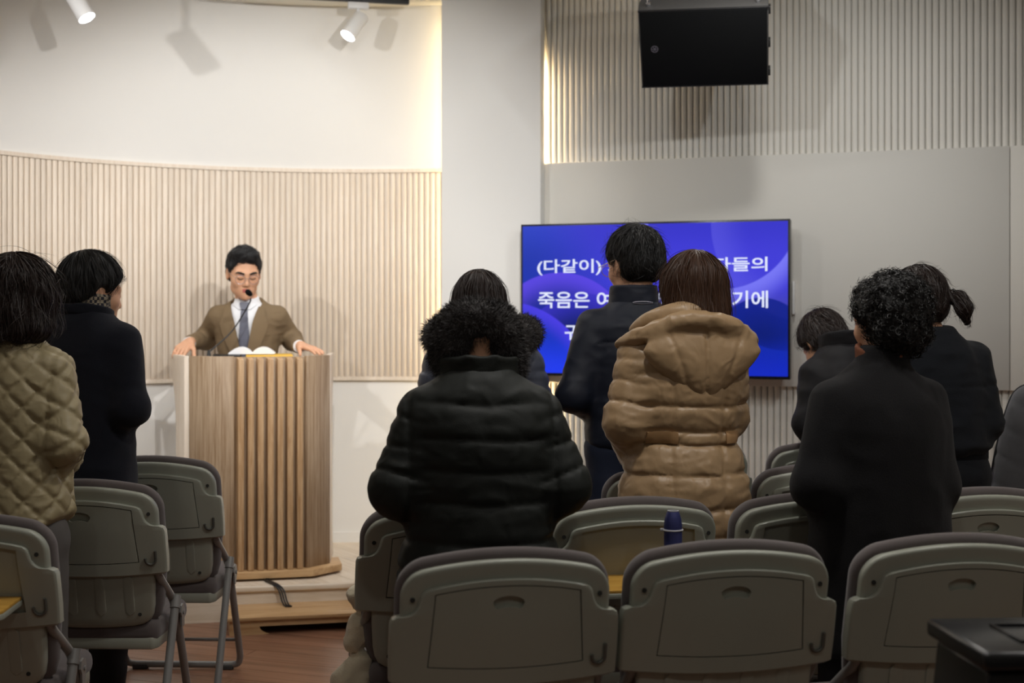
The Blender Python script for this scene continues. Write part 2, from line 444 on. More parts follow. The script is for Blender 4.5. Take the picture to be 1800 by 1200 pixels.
def comb(f, P, dirf, steps, step, lift, jit=0.15, freq=25):
    """grow strands over the surface of f along dirf(P)"""
    out = [P]; p = P.copy(); j = RNG.normal(size=P.shape).astype(np.float32) * jit; Ns = []
    for s in range(steps):
        N = grad(f, p); d = dirf(p) + j + 0.35 * np.stack([vnoise(p, freq), vnoise(p + 9, freq), vnoise(p + 4, freq)], 1)
        d = d - N * (d * N).sum(1, keepdims=True); d /= np.linalg.norm(d, axis=1, keepdims=True) + 1e-9
        Ns.append(N); p = p + d * step
        tgt = lift * (0.3 + s / steps)
        dist = f(p); p = p - N * (dist - tgt)[:, None] * 0.8
        out.append(p.astype(np.float32))
    Ns.append(Ns[-1])
    return np.stack(out, 1), np.stack(Ns, 1)

def join_np(*VQ):
    V, Q, o = [], [], 0
    for v, q in VQ:
        V.append(v); Q.append(q + o); o += len(v)
    return np.concatenate(V), np.concatenate(Q)

def drape(name, f, rows, off, thick, cols=6, side=1):
    """a flat cloth piece lying on the front (or back) of f; rows: (z, x_in, x_out)"""
    X = np.array([[a + (b - a) * c / (cols - 1) for c in range(cols)] for _, a, b in rows], np.float32)
    Z = np.array([[r[0]] * cols for r in rows], np.float32)
    y = np.full(X.size, 0.45 * side, np.float32); x, z = X.ravel(), Z.ravel()
    for _ in range(40):
        d = f(np.stack([x, y, z], 1)); y = y - side * np.clip(d, -0.02, 0.03) * 0.7
    P = np.stack([x, y, z], 1).reshape(len(rows), cols, 3); pts = P.reshape(-1, 3)
    N = grad(f, pts, 0.006); A = pts + N * (off + thick); Bk = pts + N * (off - 0.004)
    k = len(pts); V = np.concatenate([A, Bk]); Q = []
    nr = len(rows)
    for r in range(nr - 1):
        for c in range(cols - 1):
            a = r * cols + c; Q.append((a, a + 1, a + cols + 1, a + cols)); Q.append((k + a, k + a + cols, k + a + cols + 1, k + a + 1))
    ring = [c for c in range(cols)] + [r * cols + cols - 1 for r in range(1, nr)] + [(nr - 1) * cols + c for c in range(cols - 2, -1, -1)] + [r * cols for r in range(nr - 2, 0, -1)]
    for a, b in zip(ring, ring[1:] + ring[:1]): Q.append((a, k + a, k + b, b))
    bm = bmesh.new(); vs_ = [bm.verts.new(v) for v in V.tolist()]
    for q in Q:
        try: bm.faces.new([vs_[i] for i in q])
        except ValueError: pass
    bmesh.ops.recalc_face_normals(bm, faces=bm.faces[:])
    return shade_auto(from_bm(bm, name), 60)
# ------------------------------------------------------------------ the room
def struct(name, me, m, parent=None, loc=None, rot=None):
    o = obj(name, me, m, parent, loc, rot)
    if parent is None: o['kind'] = 'structure'
    return o

def clip_poly(poly, clip):
    """Sutherland-Hodgman, clip is counter-clockwise"""
    out = list(poly)
    for a, b in zip(clip, clip[1:] + clip[:1]):
        inp, out = out, []
        side = lambda p: (b[0] - a[0]) * (p[1] - a[1]) - (b[1] - a[1]) * (p[0] - a[0])
        for p, q in zip(inp, inp[1:] + inp[:1]):
            sp, sq = side(p), side(q)
            if sp >= 0: out.append(p)
            if sp * sq < 0:
                t = sp / (sp - sq); out.append((p[0] + (q[0] - p[0]) * t, p[1] + (q[1] - p[1]) * t))
        if not out: return []
    return out

def planks(parent, clip, ang, width, length, z0, z1, m, gap=0.0012, name='plank'):
    c, s = math.cos(ang), math.sin(ang)
    xs = [p[0] * c + p[1] * s for p in clip]; ys = [-p[0] * s + p[1] * c for p in clip]
    j = math.floor(min(ys) / width)
    while j * width < max(ys):
        i0 = min(xs) - ((j * 0.37) % 1.0) * length
        while i0 < max(xs):
            r = [(i0 + gap, j * width + gap), (i0 + length - gap, j * width + gap), (i0 + length - gap, (j + 1) * width - gap), (i0 + gap, (j + 1) * width - gap)]
            r = [(x * c - y * s, x * s + y * c) for x, y in r]
            p = clip_poly(r, clip)
            if len(p) >= 3:
                area = abs(sum(a[0] * b[1] - b[0] * a[1] for a, b in zip(p, p[1:] + p[:1]))) / 2
                if area > 0.002:
                    cx = sum(q[0] for q in p) / len(p); cy = sum(q[1] for q in p) / len(p)
                    loc = [((x - cx) * c + (y - cy) * s, -(x - cx) * s + (y - cy) * c) for x, y in p]
                    o = obj(name, prism_me(name, loc, z0, z1), m, parent, (cx, cy, 0), (0, 0, ang))
            i0 += length
        j += 1

floor = struct('floor', box_me('floor', -3.3, 3.3, -2.0, 9.0, -0.1, -0.004), M['under'])
planks(floor, [(-3.3, 1.8), (3.0, 1.8), (3.0, 8.2), (-3.3, 8.2)], R(-20), 0.145, 1.4, -0.004, 0.0, M['floor'])
struct('ceiling', box_me('ceiling', -3.4, 3.4, -2.1, 9.0, CEIL, CEIL + 0.1), M['ceiling'])
struct('wall_left', box_me('wall_left', -3.4, -3.3, -2.1, 9.0, -0.1, CEIL), M['dark_wall'])
struct('wall_right', box_me('wall_right', 3.2, 3.3, -2.1, 9.0, -0.1, CEIL), M['dark_wall'])
struct('wall_back', box_me('wall_back', -3.4, 3.4, -2.1, -2.0, -0.1, CEIL), M['dark_wall'])

# curved stage alcove
AC, AR = Vector((-0.79, 5.75)), 1.985
def arc_me(name, r0, r1, a0, a1, z0, z1, n=90):
    V, Q = [], []
    for i in range(n + 1):
        t = R(a0 + (a1 - a0) * i / n)
        for r in (r0, r1):
            for z in (z0, z1): V.append((AC.x + r * math.sin(t), AC.y + r * math.cos(t), z))
    for i in range(n):
        a, b = i * 4, i * 4 + 4
        Q += [(a, a + 1, b + 1, b), (a + 3, a + 2, b + 2, b + 3), (a + 1, a + 3, b + 3, b + 1), (a + 2, a, b, b + 2)]
    Q += [(0, 2, 3, 1), (n * 4, n * 4 + 1, n * 4 + 3, n * 4 + 2)]
    bm = bmesh.new(); vs_ = [bm.verts.new(v) for v in V]
    for q in Q: bm.faces.new([vs_[k] for k in q])
    bmesh.ops.recalc_face_normals(bm, faces=bm.faces[:])
    return shade_auto(from_bm(bm, name), 30)

wall_alcove = struct('wall_alcove', arc_me('wall_alcove', AR, AR + 0.08, -97, 17.5, 0.0, CEIL), M['white_wall'])
struct('baseboard_alcove', arc_me('baseboard_alcove', AR - 0.01, AR, -97, 17.5, 0.16, 0.215), M['white_wall'])
struct('wall_front_left', box_me('wall_front_left', -3.35, -2.72, 5.45, 5.55, 0, CEIL), M['white_wall'])
z_lo, z_hi = 1.04, 2.185
back = obj('slat_backing', arc_me('slat_backing', AR - 0.008, AR, -64, 16.2, z_lo, z_hi), M['maple'], wall_alcove)
obj('slat_rail', arc_me('slat_rail', AR - 0.022, AR - 0.008, -64, 16.2, z_hi - 0.02, z_hi), M['maple'], wall_alcove)
obj('slat_rail', arc_me('slat_rail', AR - 0.022, AR - 0.008, -64, 16.2, z_lo, z_lo + 0.02), M['maple'], wall_alcove)
slat_me = box_me('slat', -0.0118, 0.0118, -0.011, 0.0, z_lo + 0.02, z_hi - 0.022, 0.002, 1)
step = 0.0312 / (AR - 0.02); t = R(16.0)
while t > R(-64):
    o = obj('slat', slat_me, M['maple'], wall_alcove, (AC.x + (AR - 0.008) * math.sin(t), AC.y + (AR - 0.008) * math.cos(t), 0), (0, 0, -t))
    t -= step

# straight front wall: frame with local x along the wall, local y into it
TH = R(20); W0 = Vector((0.17, 7.45, 0))
WROT = (0, 0, -TH)
def wl(x, y, z): # wall frame -> world
    return Vector((W0.x + x * math.cos(TH) + y * math.sin(TH), W0.y - x * math.sin(TH) + y * math.cos(TH), z))
wall_front = struct('wall_front', box_me('wall_front', -0.6, 3.6, 0.045, 0.14, 0, CEIL), M['white_slat'], None, W0, WROT)
ws_me = box_me('white_slat', -0.0124, 0.0124, 0.03, 0.045, 0.0, CEIL, 0.0025, 1)
for i in range(92):
    obj('slat', ws_me, M['white_slat'], wall_front, (0.012 + i * 0.0315, 0, 0))
wall_panel = struct('wall_panel', box_me('wall_panel', -0.04, 2.30, 0.001, 0.03, 1.043, 2.189, 0.002, 1), M['panel'], None, W0, WROT)
obj('panel_board', box_me('panel_board', 2.303, 3.4, 0.0, 0.03, 1.043, 2.189, 0.002, 1), M['panel'], wall_panel)
col_pts = [(-0.557, -0.065), (0, -0.065), (0, 0), (-0.1, 0), (-0.1, 0.09), (-0.42, 0.09), (-0.42, -0.035), (-0.557, -0.035)]
struct('wall_column', prism_me('wall_column', col_pts, 0, CEIL), M['column'], None, W0, WROT)

# hidden LED strips behind both edges of the column (real strips with their light)
def led(name, label, x, y, dirx, z0, z1, watts, col, sz=0.012):
    M_led = mat('led', (1, 0.8, 0.5), 0.5, emit=col, estr=6.0)
    o = obj(name, box_me(name, x - 0.004, x + 0.004, y - 0.006, y + 0.006, z0, z1), M_led, None, W0, WROT)
    tag(o, label, 'light strip')
    l = bpy.data.lights.new('led_lamp', 'AREA'); l.shape = 'RECTANGLE'; l.size = z1 - z0; l.size_y = sz
    l.energy = watts; l.color = col
    lo = bpy.data.objects.new('led_lamp', l); COL.objects.link(lo)
    lo.location = wl(x + 0.006 * dirx, y, (z0 + z1) / 2)
    d = Vector((dirx * math.cos(TH), -dirx * math.sin(TH), 0)) + Vector((math.sin(TH), math.cos(TH), 0)) * 0.25
    m3 = Matrix((Vector((0, 0, 1)), d.normalized().cross(Vector((0, 0, 1))) * -1, -d.normalized())).transposed()
    lo.rotation_euler = m3.to_euler()
led('led_strip', 'warm white light strip tucked behind the left edge of the white pillar', -0.505, -0.02, -1, 0.2, 3.0, 3, (1.0, 0.78, 0.45))
led('led_strip', 'warm white light strip tucked behind the right edge of the white pillar', -0.075, 0.012, 1, 0.6, 2.72, 8, (1.0, 0.74, 0.42))

# stage platform with planks and nosing
stage_poly = [(-3.3, 6.085), (0.12, 6.77), (0.12, 8.0), (-3.3, 8.0)]
stage = struct('floor_stage', prism_me('floor_stage', stage_poly, 0.0, 0.154), M['stage'])
planks(stage, stage_poly, R(-57), 0.115, 1.2, 0.154, 0.16, M['stage'], 0.0009)
sd = (Vector((0.12, 6.77)) - Vector((-3.3, 6.085))); sang = math.atan2(sd.y, sd.x)
obj('nosing', box_me('nosing', 0, sd.length, -0.018, 0.0, 0.132, 0.16, 0.006), M['stage'], stage, (-3.3, 6.085, 0), (0, 0, sang))
obj('riser_board', box_me('riser_board', 0, sd.length, -0.006, 0.0, 0.0, 0.131), M['stage'], stage, (-3.3, 6.085, 0), (0, 0, sang))

# ------------------------------------------------------------------ track lights and downlights
def spot_head(s, label, seen=True):
    p, d = s['p'], s['d']
    root = empty('track_spotlight', p); tag(root, label, 'spotlight', 'white track spotlights')
    L_, r_ = 0.145, 0.041
    q = d.to_track_quat('-Z', 'Y').to_euler()
    # lens faces local -z, the body runs to +z
    obj('housing', lathe_me('housing', [(r_ - 0.006, -0.002), (r_, -0.006), (r_, L_ - 0.01), (r_ - 0.008, L_)], 28), M['white_paint'], root, (0, 0, 0), q)
    le = obj('lens', lathe_me('lens', [(0.033, -0.008), (0.033, -0.006)], 24), mat('lens', (1, 1, 1), 0.3, emit=s['c'], estr=22.0), root, (0, 0, 0), q)
    piv = -d * (L_ * 0.72)
    top = Vector((piv.x, piv.y, CEIL - 0.05 - p.z))
    obj('stem', tube_me('stem', [piv + Vector((0, 0, 0.03)), top], 0.009), M['white_paint'], root)
    obj('adapter', box_me('adapter', -0.055, 0.055, -0.017, 0.017, -0.012, 0.022, 0.004), M['white_paint'], root, top, (0, 0, s.get('ta', 0)))
    return p + top
def track(a, b, label):
    a, b = Vector(a), Vector(b); d = b - a
    o = obj('light_track', box_me('light_track', 0, d.length, -0.017, 0.017, -0.026, 0.0, 0.003), M['black_plastic'], None, a, (0, 0, math.atan2(d.y, d.x)))
    tag(o, label, 'light track')
ta = R(14)
SPOTS[0]['ta'] = ta; SPOTS[1]['ta'] = R(40)
e0 = spot_head(SPOTS[0], 'white track spotlight hanging near the pillar, right one of the two over the stage')
e1 = spot_head(SPOTS[1], 'white track spotlight at the far left over the stage, cut by the picture edge')
track((e0.x - 0.75 * math.cos(ta), e0.y - 0.75 * math.sin(ta), CEIL), (e0.x + 0.27 * math.cos(ta), e0.y + 0.27 * math.sin(ta), CEIL), 'black ceiling track that carries the spotlight near the pillar')
track((e1.x - 0.5, e1.y - 0.42, CEIL), (e1.x + 0.3, e1.y + 0.25, CEIL), 'black ceiling track over the left side of the stage')
for s in SPOTS[2:]:
    spot_head(s, 'white track spotlight over the audience aimed at the stage')
for x, y, e in DOWN:
    o = obj('downlight', lathe_me('downlight', [(0.084, 0.0), (0.10, -0.004), (0.10, 0.004), (0.084, 0.004)], 28), M['white_paint'], None, (x, y, CEIL - 0.001))
    tag(o, 'round white downlight trim in the ceiling over the seats', 'downlight', 'recessed downlights')

# ------------------------------------------------------------------ television
def tvx(px, y=-0.15):
    u = (px - 900) / F; cx, cy = W0.x + y * math.sin(TH), W0.y + y * math.cos(TH)
    return (u * cy - cx) / (math.cos(TH) + u * math.sin(TH))
def tvloc(px, py, y=-0.15):
    x = tvx(px, y); Y = W0.y + y * math.cos(TH) - x * math.sin(TH)
    return x, CH - (py - HZ) / F * Y
tx0, tx1 = tvx(916.5), tvx(1388.5); tz1 = 1.860; tz0 = 1.0855; TW, THt = tx1 - tx0, tz1 - tz0

def screen_mat():
    m, nt, p = new_mat('screen_picture'); N = nt.nodes; L = nt.links
    tc = N.new('ShaderNodeTexCoord'); sx = N.new('ShaderNodeSeparateXYZ'); L.new(tc.outputs['Object'], sx.inputs[0])
    def mth(op, a, b=None, c=None, clamp=False):
        n = N.new('ShaderNodeMath'); n.operation = op; n.use_clamp = clamp
        for i, v in enumerate((a, b, c)):
            if v is None: continue
            if isinstance(v, (int, float)): n.inputs[i].default_value = v
            else: L.new(v, n.inputs[i])
        return n.outputs[0]
    X = mth('DIVIDE', sx.outputs[0], THt); Y = mth('DIVIDE', sx.outputs[2], THt)
    def circ(cx, cy, r):
        a = mth('SUBTRACT', X, cx); b = mth('SUBTRACT', Y, cy)
        return mth('SUBTRACT', mth('SQRT', mth('ADD', mth('MULTIPLY', a, a), mth('MULTIPLY', b, b))), r)
    def ramp(x, lo, hi):
        n = N.new('ShaderNodeMapRange'); n.interpolation_type = 'SMOOTHSTEP'; n.clamp = True
        L.new(x, n.inputs[0]); n.inputs[1].default_value = lo; n.inputs[2].default_value = hi; return n.outputs[0]
    def mix(f, a, b):
        n = N.new('ShaderNodeMix'); n.data_type = 'RGBA'
        L.new(f, n.inputs[0])
        for k, v in ((6, a), (7, b)):
            if isinstance(v, tuple): n.inputs[k].default_value = v
            else: L.new(v, n.inputs[k])
        return n.outputs[2]
    c = mix(ramp(X, 0.0, 0.85), srgb(4, 44, 170), srgb(62, 58, 214))
    c = mix(ramp(Y, 0.75, 1.0), c, mix(ramp(X, 0.0, 0.6), srgb(8, 50, 190), srgb(52, 50, 200)))
    c = mix(ramp(Y, 0.62, 0.36), c, srgb(6, 26, 118))
    d = circ(1.35, 1.05, 0.485)      # pale glowing curve on the right
    c = mix(mth('MULTIPLY', ramp(d, -0.004, 0.004), ramp(d, 0.16, 0.0)), c, srgb(118, 118, 244))
    d = circ(1.9, 0.98, 0.62)
    c = mix(mth('MULTIPLY', mth('MULTIPLY', ramp(d, 0.004, -0.004), ramp(d, -0.25, 0.0)), 0.3), c, srgb(110, 108, 240))
    d = circ(0.27, 0.18, 0.50)       # purple hump on the left
    ins = ramp(d, 0.004, -0.004)
    c = mix(mth('MULTIPLY', ins, 0.9), c, mix(ramp(d, -0.20, 0.0), srgb(14, 34, 150), srgb(88, 66, 226)))
    d = circ(0.44, 0.06, 0.48)
    c = mix(mth('MULTIPLY', ramp(d, 0.004, -0.004), 0.8), c, mix(ramp(d, -0.22, 0.0), srgb(2, 20, 100), srgb(50, 44, 190)))
    d = circ(-0.12, -0.15, 0.64)     # lower left sweep
    c = mix(mth('MULTIPLY', ramp(d, 0.004, -0.004), 0.95), c, mix(ramp(d, -0.14, 0.0), srgb(10, 48, 190), srgb(70, 58, 226)))
    d = circ(1.6, 0.21, 0.30)        # dark hump on the right
    c = mix(mth('MULTIPLY', ramp(d, 0.004, -0.004), 0.95), c, mix(ramp(d, -0.3, 0.0), srgb(2, 24, 110), srgb(6, 30, 140)))
    d = circ(1.75, 0.6, 0.42)
    c = mix(mth('MULTIPLY', mth('MULTIPLY', ramp(d, -0.004, 0.004), ramp(d, 0.2, 0.0)), mth('MULTIPLY', ramp(Y, 0.35, 0.25), 0.6)), c, srgb(16, 46, 180))
    c = mix(ramp(Y, 0.30, 0.02), c, mix(ramp(X, 0.2, 1.4), srgb(28, 58, 236), srgb(14, 40, 190)))
    p.inputs['Base Color'].default_value = (0.005, 0.005, 0.006, 1); p.inputs['Roughness'].default_value = 0.25
    L.new(c, p.inputs['Emission Color']); p.inputs['Emission Strength'].default_value = 1.0
    return m
tv = empty('television', wl(tx0, -0.15, tz0), -TH)
tag(tv, 'wall mounted flat screen television showing white captions on a blue purple picture', 'television')
obj('case', box_me('case', 0, TW, 0.0, 0.05, 0, THt, 0.004), M['black_gloss'], tv)
obj('bezel', box_me('bezel', -0.001, TW + 0.001, -0.004, 0.004, -0.001, THt + 0.001, 0.001), M['black_gloss'], tv)
obj('screen', box_me('screen', 0.009, TW - 0.009, -0.0055, 0.0, 0.014, THt - 0.009), screen_mat(), tv)
obj('wall_mount', box_me('wall_mount', TW * 0.3, TW * 0.7, 0.05, 0.148, 0.2, 0.55, 0.005), M['black_plastic'], tv)
M['caption'] = mat('caption', (0.02, 0.02, 0.02), 0.3, emit=srgb(226, 232, 255), estr=1.0)
def text_me(s, offset=0.0, ext=0.0):
    cu = bpy.data.curves.new('t', 'FONT'); cu.body = s; cu.offset = offset; cu.extrude = ext; cu.resolution_u = 4
    to = bpy.data.objects.new('t', cu); COL.objects.link(to)
    dg = bpy.context.evaluated_depsgraph_get(); dg.update()
    me = bpy.data.meshes.new_from_object(to.evaluated_get(dg)); bpy.data.objects.remove(to); return me
def fit_text(me, x0, x1, z0, z1):
    co = np.zeros(len(me.vertices) * 3, np.float32); me.vertices.foreach_get('co', co); co = co.reshape(-1, 3)
    lo, hi = co.min(0), co.max(0)
    out = np.zeros_like(co)
    out[:, 0] = x0 + (co[:, 0] - lo[0]) / (hi[0] - lo[0]) * (x1 - x0)
    out[:, 2] = z0 + (co[:, 1] - lo[1]) / (hi[1] - lo[1]) * (z1 - z0)
    me.vertices.foreach_set('co', out.ravel()); me.update(); return me
for body, px0, px1, py0, py1 in (('(다같이) 그의 경건한 자들의', 944.5, 1349, 451, 484), ('죽음은 여호와께서 보시기에', 946, 1350, 510.5, 541.5), ('귀중한 것', 992.5, 1130, 570, 599), ('게', 1270, 1298.5, 568.5, 598)):
    a = tvloc(px0, py1, -0.157); b = tvloc(px1, py0, -0.157)
    me = fit_text(text_me(body, 0.014), a[0] - tx0, b[0] - tx0, a[1] - tz0, b[1] - tz0)
    o = obj('caption_text', me, M['caption'], tv, (0, -0.0075, 0)); o['label'] = 'white caption lettering'; o['kind'] = 'stuff'
# paper edge sticking out behind the screen
bk = obj('cable_cover', box_me('cable_cover', 0, 0.012, -0.03, 0.0, 0, 0.16, 0.002), M['white_paint'], None, wl(tvx(1394, 0), -0.001, tvloc(1394, 552, 0)[1]), WROT)
tag(bk, 'slim white cover on the wall panel just right of the television', 'cover')

# ------------------------------------------------------------------ loudspeaker
sp = empty('loudspeaker', at(1237, 84, 6.4), 0)
sp.rotation_euler = (Matrix.Rotation(R(-10), 3, 'Z') @ Matrix.Rotation(R(36), 3, 'X')).to_euler()
tag(sp, 'black loudspeaker hanging tilted down over the white panel wall', 'loudspeaker')
spw, sph_, spd = 0.2875, 0.19, 0.34
pts = [(-spw, 0), (spw, 0), (spw, 0.10), (spw - 0.06, spd), (-spw + 0.06, spd), (-spw, 0.10)]
obj('cabinet', prism_me('cabinet', pts, -sph_, sph_, 0.006), M['speaker_box'], sp)
obj('grille', box_me('grille', -spw + 0.006, spw - 0.006, -0.008, 0.004, -sph_ + 0.006, sph_ - 0.006, 0.004), M['grille'], sp)
for s_ in (-1, 1):
    obj('grille_edge', box_me('grille_edge', -spw, spw, -0.006, 0.006, s_ * (sph_ - 0.003) - 0.003, s_ * (sph_ - 0.003) + 0.003, 0.001), M['black_plastic'], sp)
lg = empty('logo_badge'); lg.parent = sp; lg.location = (-spw + 0.068, -0.0085, 0.005)
ring = bmesh.new()
def ring_me(name, r0, r1, d, n=28):
    bm = bmesh.new(); V = []
    for k in range(n):
        a = 2 * math.pi * k / n
        for r in (r0, r1):
            for y in (0, -d): V.append(bm.verts.new((r * math.cos(a), y, r * math.sin(a))))
    for k in range(n):
        a, b = 4 * k, 4 * ((k + 1) % n)
        for i, j in ((0, 1), (1, 3), (3, 2), (2, 0)): bm.faces.new((V[a + i], V[a + j], V[b + j], V[b + i]))
    bmesh.ops.recalc_face_normals(bm, faces=bm.faces[:]); return from_bm(bm, name)
obj('ring', ring_me('ring', 0.0135, 0.0165, 0.002), M['badge'], lg)
for k in range(6):
    obj('prong', box_me('prong', -0.0014, 0.0014, -0.002, 0, 0.0, 0.0142, 0.0004), M['badge'], lg, None, (0, R(60 * k + 30), 0))
obj('boss', ring_me('boss', 0.0005, 0.005, 0.0024), M['badge'], lg)
for z in (-0.14, 0.0, 0.16): # side rails and bolts on the right flank
    obj('rigging_point', box_me('rigging_point', spw, spw + 0.008, 0.02, 0.055, z - 0.018, z + 0.018, 0.002), M['black_plastic'], sp)
obj('handle_recess', box_me('handle_recess', -0.09, 0.09, 0.13, 0.24, sph_ - 0.004, sph_ + 0.0015, 0.001), M['hole'], sp)
obj('handle_bar', box_me('handle_bar', 0.005, 0.02, 0.12, 0.25, sph_ - 0.002, sph_ + 0.006, 0.002), M['speaker_box'], sp)
for x in (-spw + 0.045, spw - 0.045):
    obj('eyebolt', lathe_me('eyebolt', [(0.010, 0), (0.012, 0.004), (0.012, 0.012), (0.006, 0.016), (0.006, 0.03)], 12), M['chrome'], sp, (x, 0.05, sph_))
for x in (-0.22, 0.22):
    q = sp.rotation_euler.to_matrix(); a = Vector((x, 0.2, sph_)); topw = Vector((0, 0, CEIL)) - sp.location - Vector((0, 0, 0))
    b = q.inverted() @ ((q @ a) * Vector((1, 1, 0)) + Vector((0, 0, CEIL - sp.location.z)))
    obj('hanger', tube_me('hanger', [a, b], 0.006), M['black_plastic'], sp)

# ------------------------------------------------------------------ lectern
LA = R(14)
lec = empty('lectern', (-1.172, 6.661, 0.16), LA)
tag(lec, 'tall wooden lectern with vertical fins on its front, on the stage', 'lectern')
LH = 1.045; B0 = 0.035
def plate(name, a, b, z0, z1, th, m, inward=1):
    a, b = Vector(a), Vector(b); d = b - a
    o = obj(name, box_me(name, 0, d.length, 0, th, z0, z1, 0.0015, 1), m, lec, (a.x, a.y, 0), (0, 0, math.atan2(d.y, d.x)))
    return o
fl, fr, cr, cl = (-0.212, 0), (0.212, 0), (0.331, 0.10), (-0.331, 0.10)
base_pts = [(-0.235, -0.05), (0.235, -0.05), (0.385, 0.075), (0.392, 0.26), (-0.392, 0.26), (-0.385, 0.075)]
bs = obj('base', prism_me('base', base_pts, 0.012, 0.045, 0.003), M['step'], lec)
for x, y in ((-0.2, 0.02), (0.2, 0.02), (-0.3, 0.22), (0.3, 0.22)):
    obj('foot', lathe_me('foot', [(0.02, 0), (0.02, 0.012)], 14), M['rubber'], lec, (x, y, 0))
plate('front_panel', (-0.212, 0.012), (0.205, 0.012), 0.045, LH - 0.004, 0.02, M['walnut'])
plate('front_stile', (-0.212, 0.0), (-0.128, 0.0), 0.045, LH, 0.02, M['walnut'])
plate('side_panel', cl, fl, 0.045, LH, 0.02, M['walnut'])
plate('side_panel', (0.212, -0.006), cr, 0.045, LH, 0.02, M['walnut'])
fin_me = prism_me('fin', [(-0.0125, 0.004), (0.0125, 0.004), (0.021, -0.042), (-0.004, -0.042)], 0.047, LH - 0.004, 0.001)
bmf = bmesh.new(); bmf.from_mesh(fin_me)
for v in bmf.verts:
    if v.co.z > 0.9: v.co.z -= max(0.0, -v.co.y) * 0.25
bmf.to_mesh(fin_me); bmf.free()
for k in range(7): obj('fin', fin_me, M['fin_wood'], lec, (-0.105 + k * 0.0455, 0.012, 0))
def wing(side):
    d = Vector((0.064, 0.37)); Lw = d.length
    prof = [(0, 0.045), (0, LH)]
    prof += [(Lw, LH), (Lw, LH - 0.03)] + [(Lw * (0.97 - 0.42 * math.sin(math.pi / 2 * t)), LH - 0.03 - 0.30 * t) for t in [i / 8 for i in range(9)]] + [(Lw * 0.55, 0.25), (Lw * 0.62, 0.12), (Lw * 0.75, 0.045)]
    me = prism_me('wing_panel', prof, 0, 0.022, 0.0015, axis='y')
    o = obj('wing_panel', me, M['maple'], lec, (side * 0.331, 0.10, 0))
    o.rotation_euler = (0, 0, math.atan2(d.y, side * d.x)); return o
wing(-1); wing(1)
top_pts = [(-0.205, 0.021), (0.205, 0.021), (0.318, 0.115), (0.366, 0.34), (-0.366, 0.34), (-0.318, 0.115)]
obj('desk_board', prism_me('desk_board', top_pts, LH - 0.034, LH - 0.015, 0.002), M['walnut'], lec)
obj('shelf', prism_me('shelf', [(-0.3, 0.13), (0.3, 0.13), (0.32, 0.26), (-0.32, 0.26)], 0.55, 0.57), M['walnut'], lec)
lw = lambda x, y, z: Matrix.Translation(lec.location) @ Matrix.Rotation(LA, 4, 'Z') @ Vector((x, y, z))
zt = LH - 0.015
def on_desk(name, me, m, label, cat, x, y, z, rz=0.0):
    o = obj(name, me, m, None, lw(x, y, zt + z), (0, 0, LA + rz)); return tag(o, label, cat)
on_desk('folder', box_me('folder', -0.065, 0.065, -0.085, 0.085, 0, 0.018, 0.003), M['black_gloss'], 'closed black folder lying on the lectern top', 'folder', -0.150, 0.195, 0.001, R(-4))
on_desk('yellow_folder', box_me('yellow_folder', -0.11, 0.11, -0.12, 0.12, 0, 0.016, 0.002), mat('yellow_card', srgb(222, 176, 60), 0.5), 'yellow folder lying on the lectern top', 'folder', 0.05, 0.195, 0.001, R(-4))
# open white pages: two gently arched leaves
pg = empty('open_book', lw(-0.03, 0.22, zt + 0.0205), LA + R(-6)); tag(pg, 'open white pages lying on the yellow folder', 'book')
for s_ in (-1, 1):
    V, Q = [], []
    for i in range(9):
        x = i / 8 * 0.11
        z = 0.004 + 0.028 * math.sin(math.pi * min(1, i / 8 * 1.05)) ** 0.7
        for y in (-0.075, 0.075):
            V += [(s_ * x, y, z), (s_ * x, y, 0.0)]
    for i in range(8):
        a, b = i * 4, i * 4 + 4
        Q += [(a, a + 2, b + 2, b), (a + 1, b + 1, b + 3, a + 3), (a, b, b + 1, a + 1), (a + 2, a + 3, b + 3, b + 2)]
    Q += [(0, 1, 3, 2), (32, 34, 35, 33)]
    bm = bmesh.new(); vv = [bm.verts.new(v) for v in V]
    for q in Q: bm.faces.new([vv[k] for k in q])
    bmesh.ops.recalc_face_normals(bm, faces=bm.faces[:])
    obj('page_block', shade_auto(from_bm(bm, 'page_block'), 40), mat('paper', (0.86, 0.86, 0.88), 0.6), pg)
# gooseneck microphone
mb = at(367, 624, 6.74); mb.z = 0.1605 + zt
mic_root = empty('microphone', mb); tag(mic_root, 'thin black gooseneck microphone rising from the lectern', 'microphone')
tip = at(437, 514, 6.80); mid = at(408, 584, 6.83); mid2 = at(441, 524, 6.81)
obj('mic_base', lathe_me('mic_base', [(0.018, 0), (0.018, 0.010), (0.010, 0.016), (0.006, 0.04)], 20), M['black_plastic'], mic_root)
obj('gooseneck', tube_me('gooseneck', [Vector((0, 0, 0.03)), mid - mb, at(433, 543, 6.82) - mb, at(440, 530, 6.815) - mb, mid2 - mb], 0.0035, 8, 0.06), M['black_plastic'], mic_root)
dirm = (tip - mid2)
obj('mic_head', lathe_me('mic_head', [(0.004, -0.03), (0.009, -0.025), (0.013, -0.012), (0.0145, 0.0), (0.013, 0.012), (0.008, 0.019), (0.002, 0.021)], 18), M['grille'], mic_root, tip - mb + Vector((-0.002, 0.01, 0.0)), (R(60), R(-35), 0))

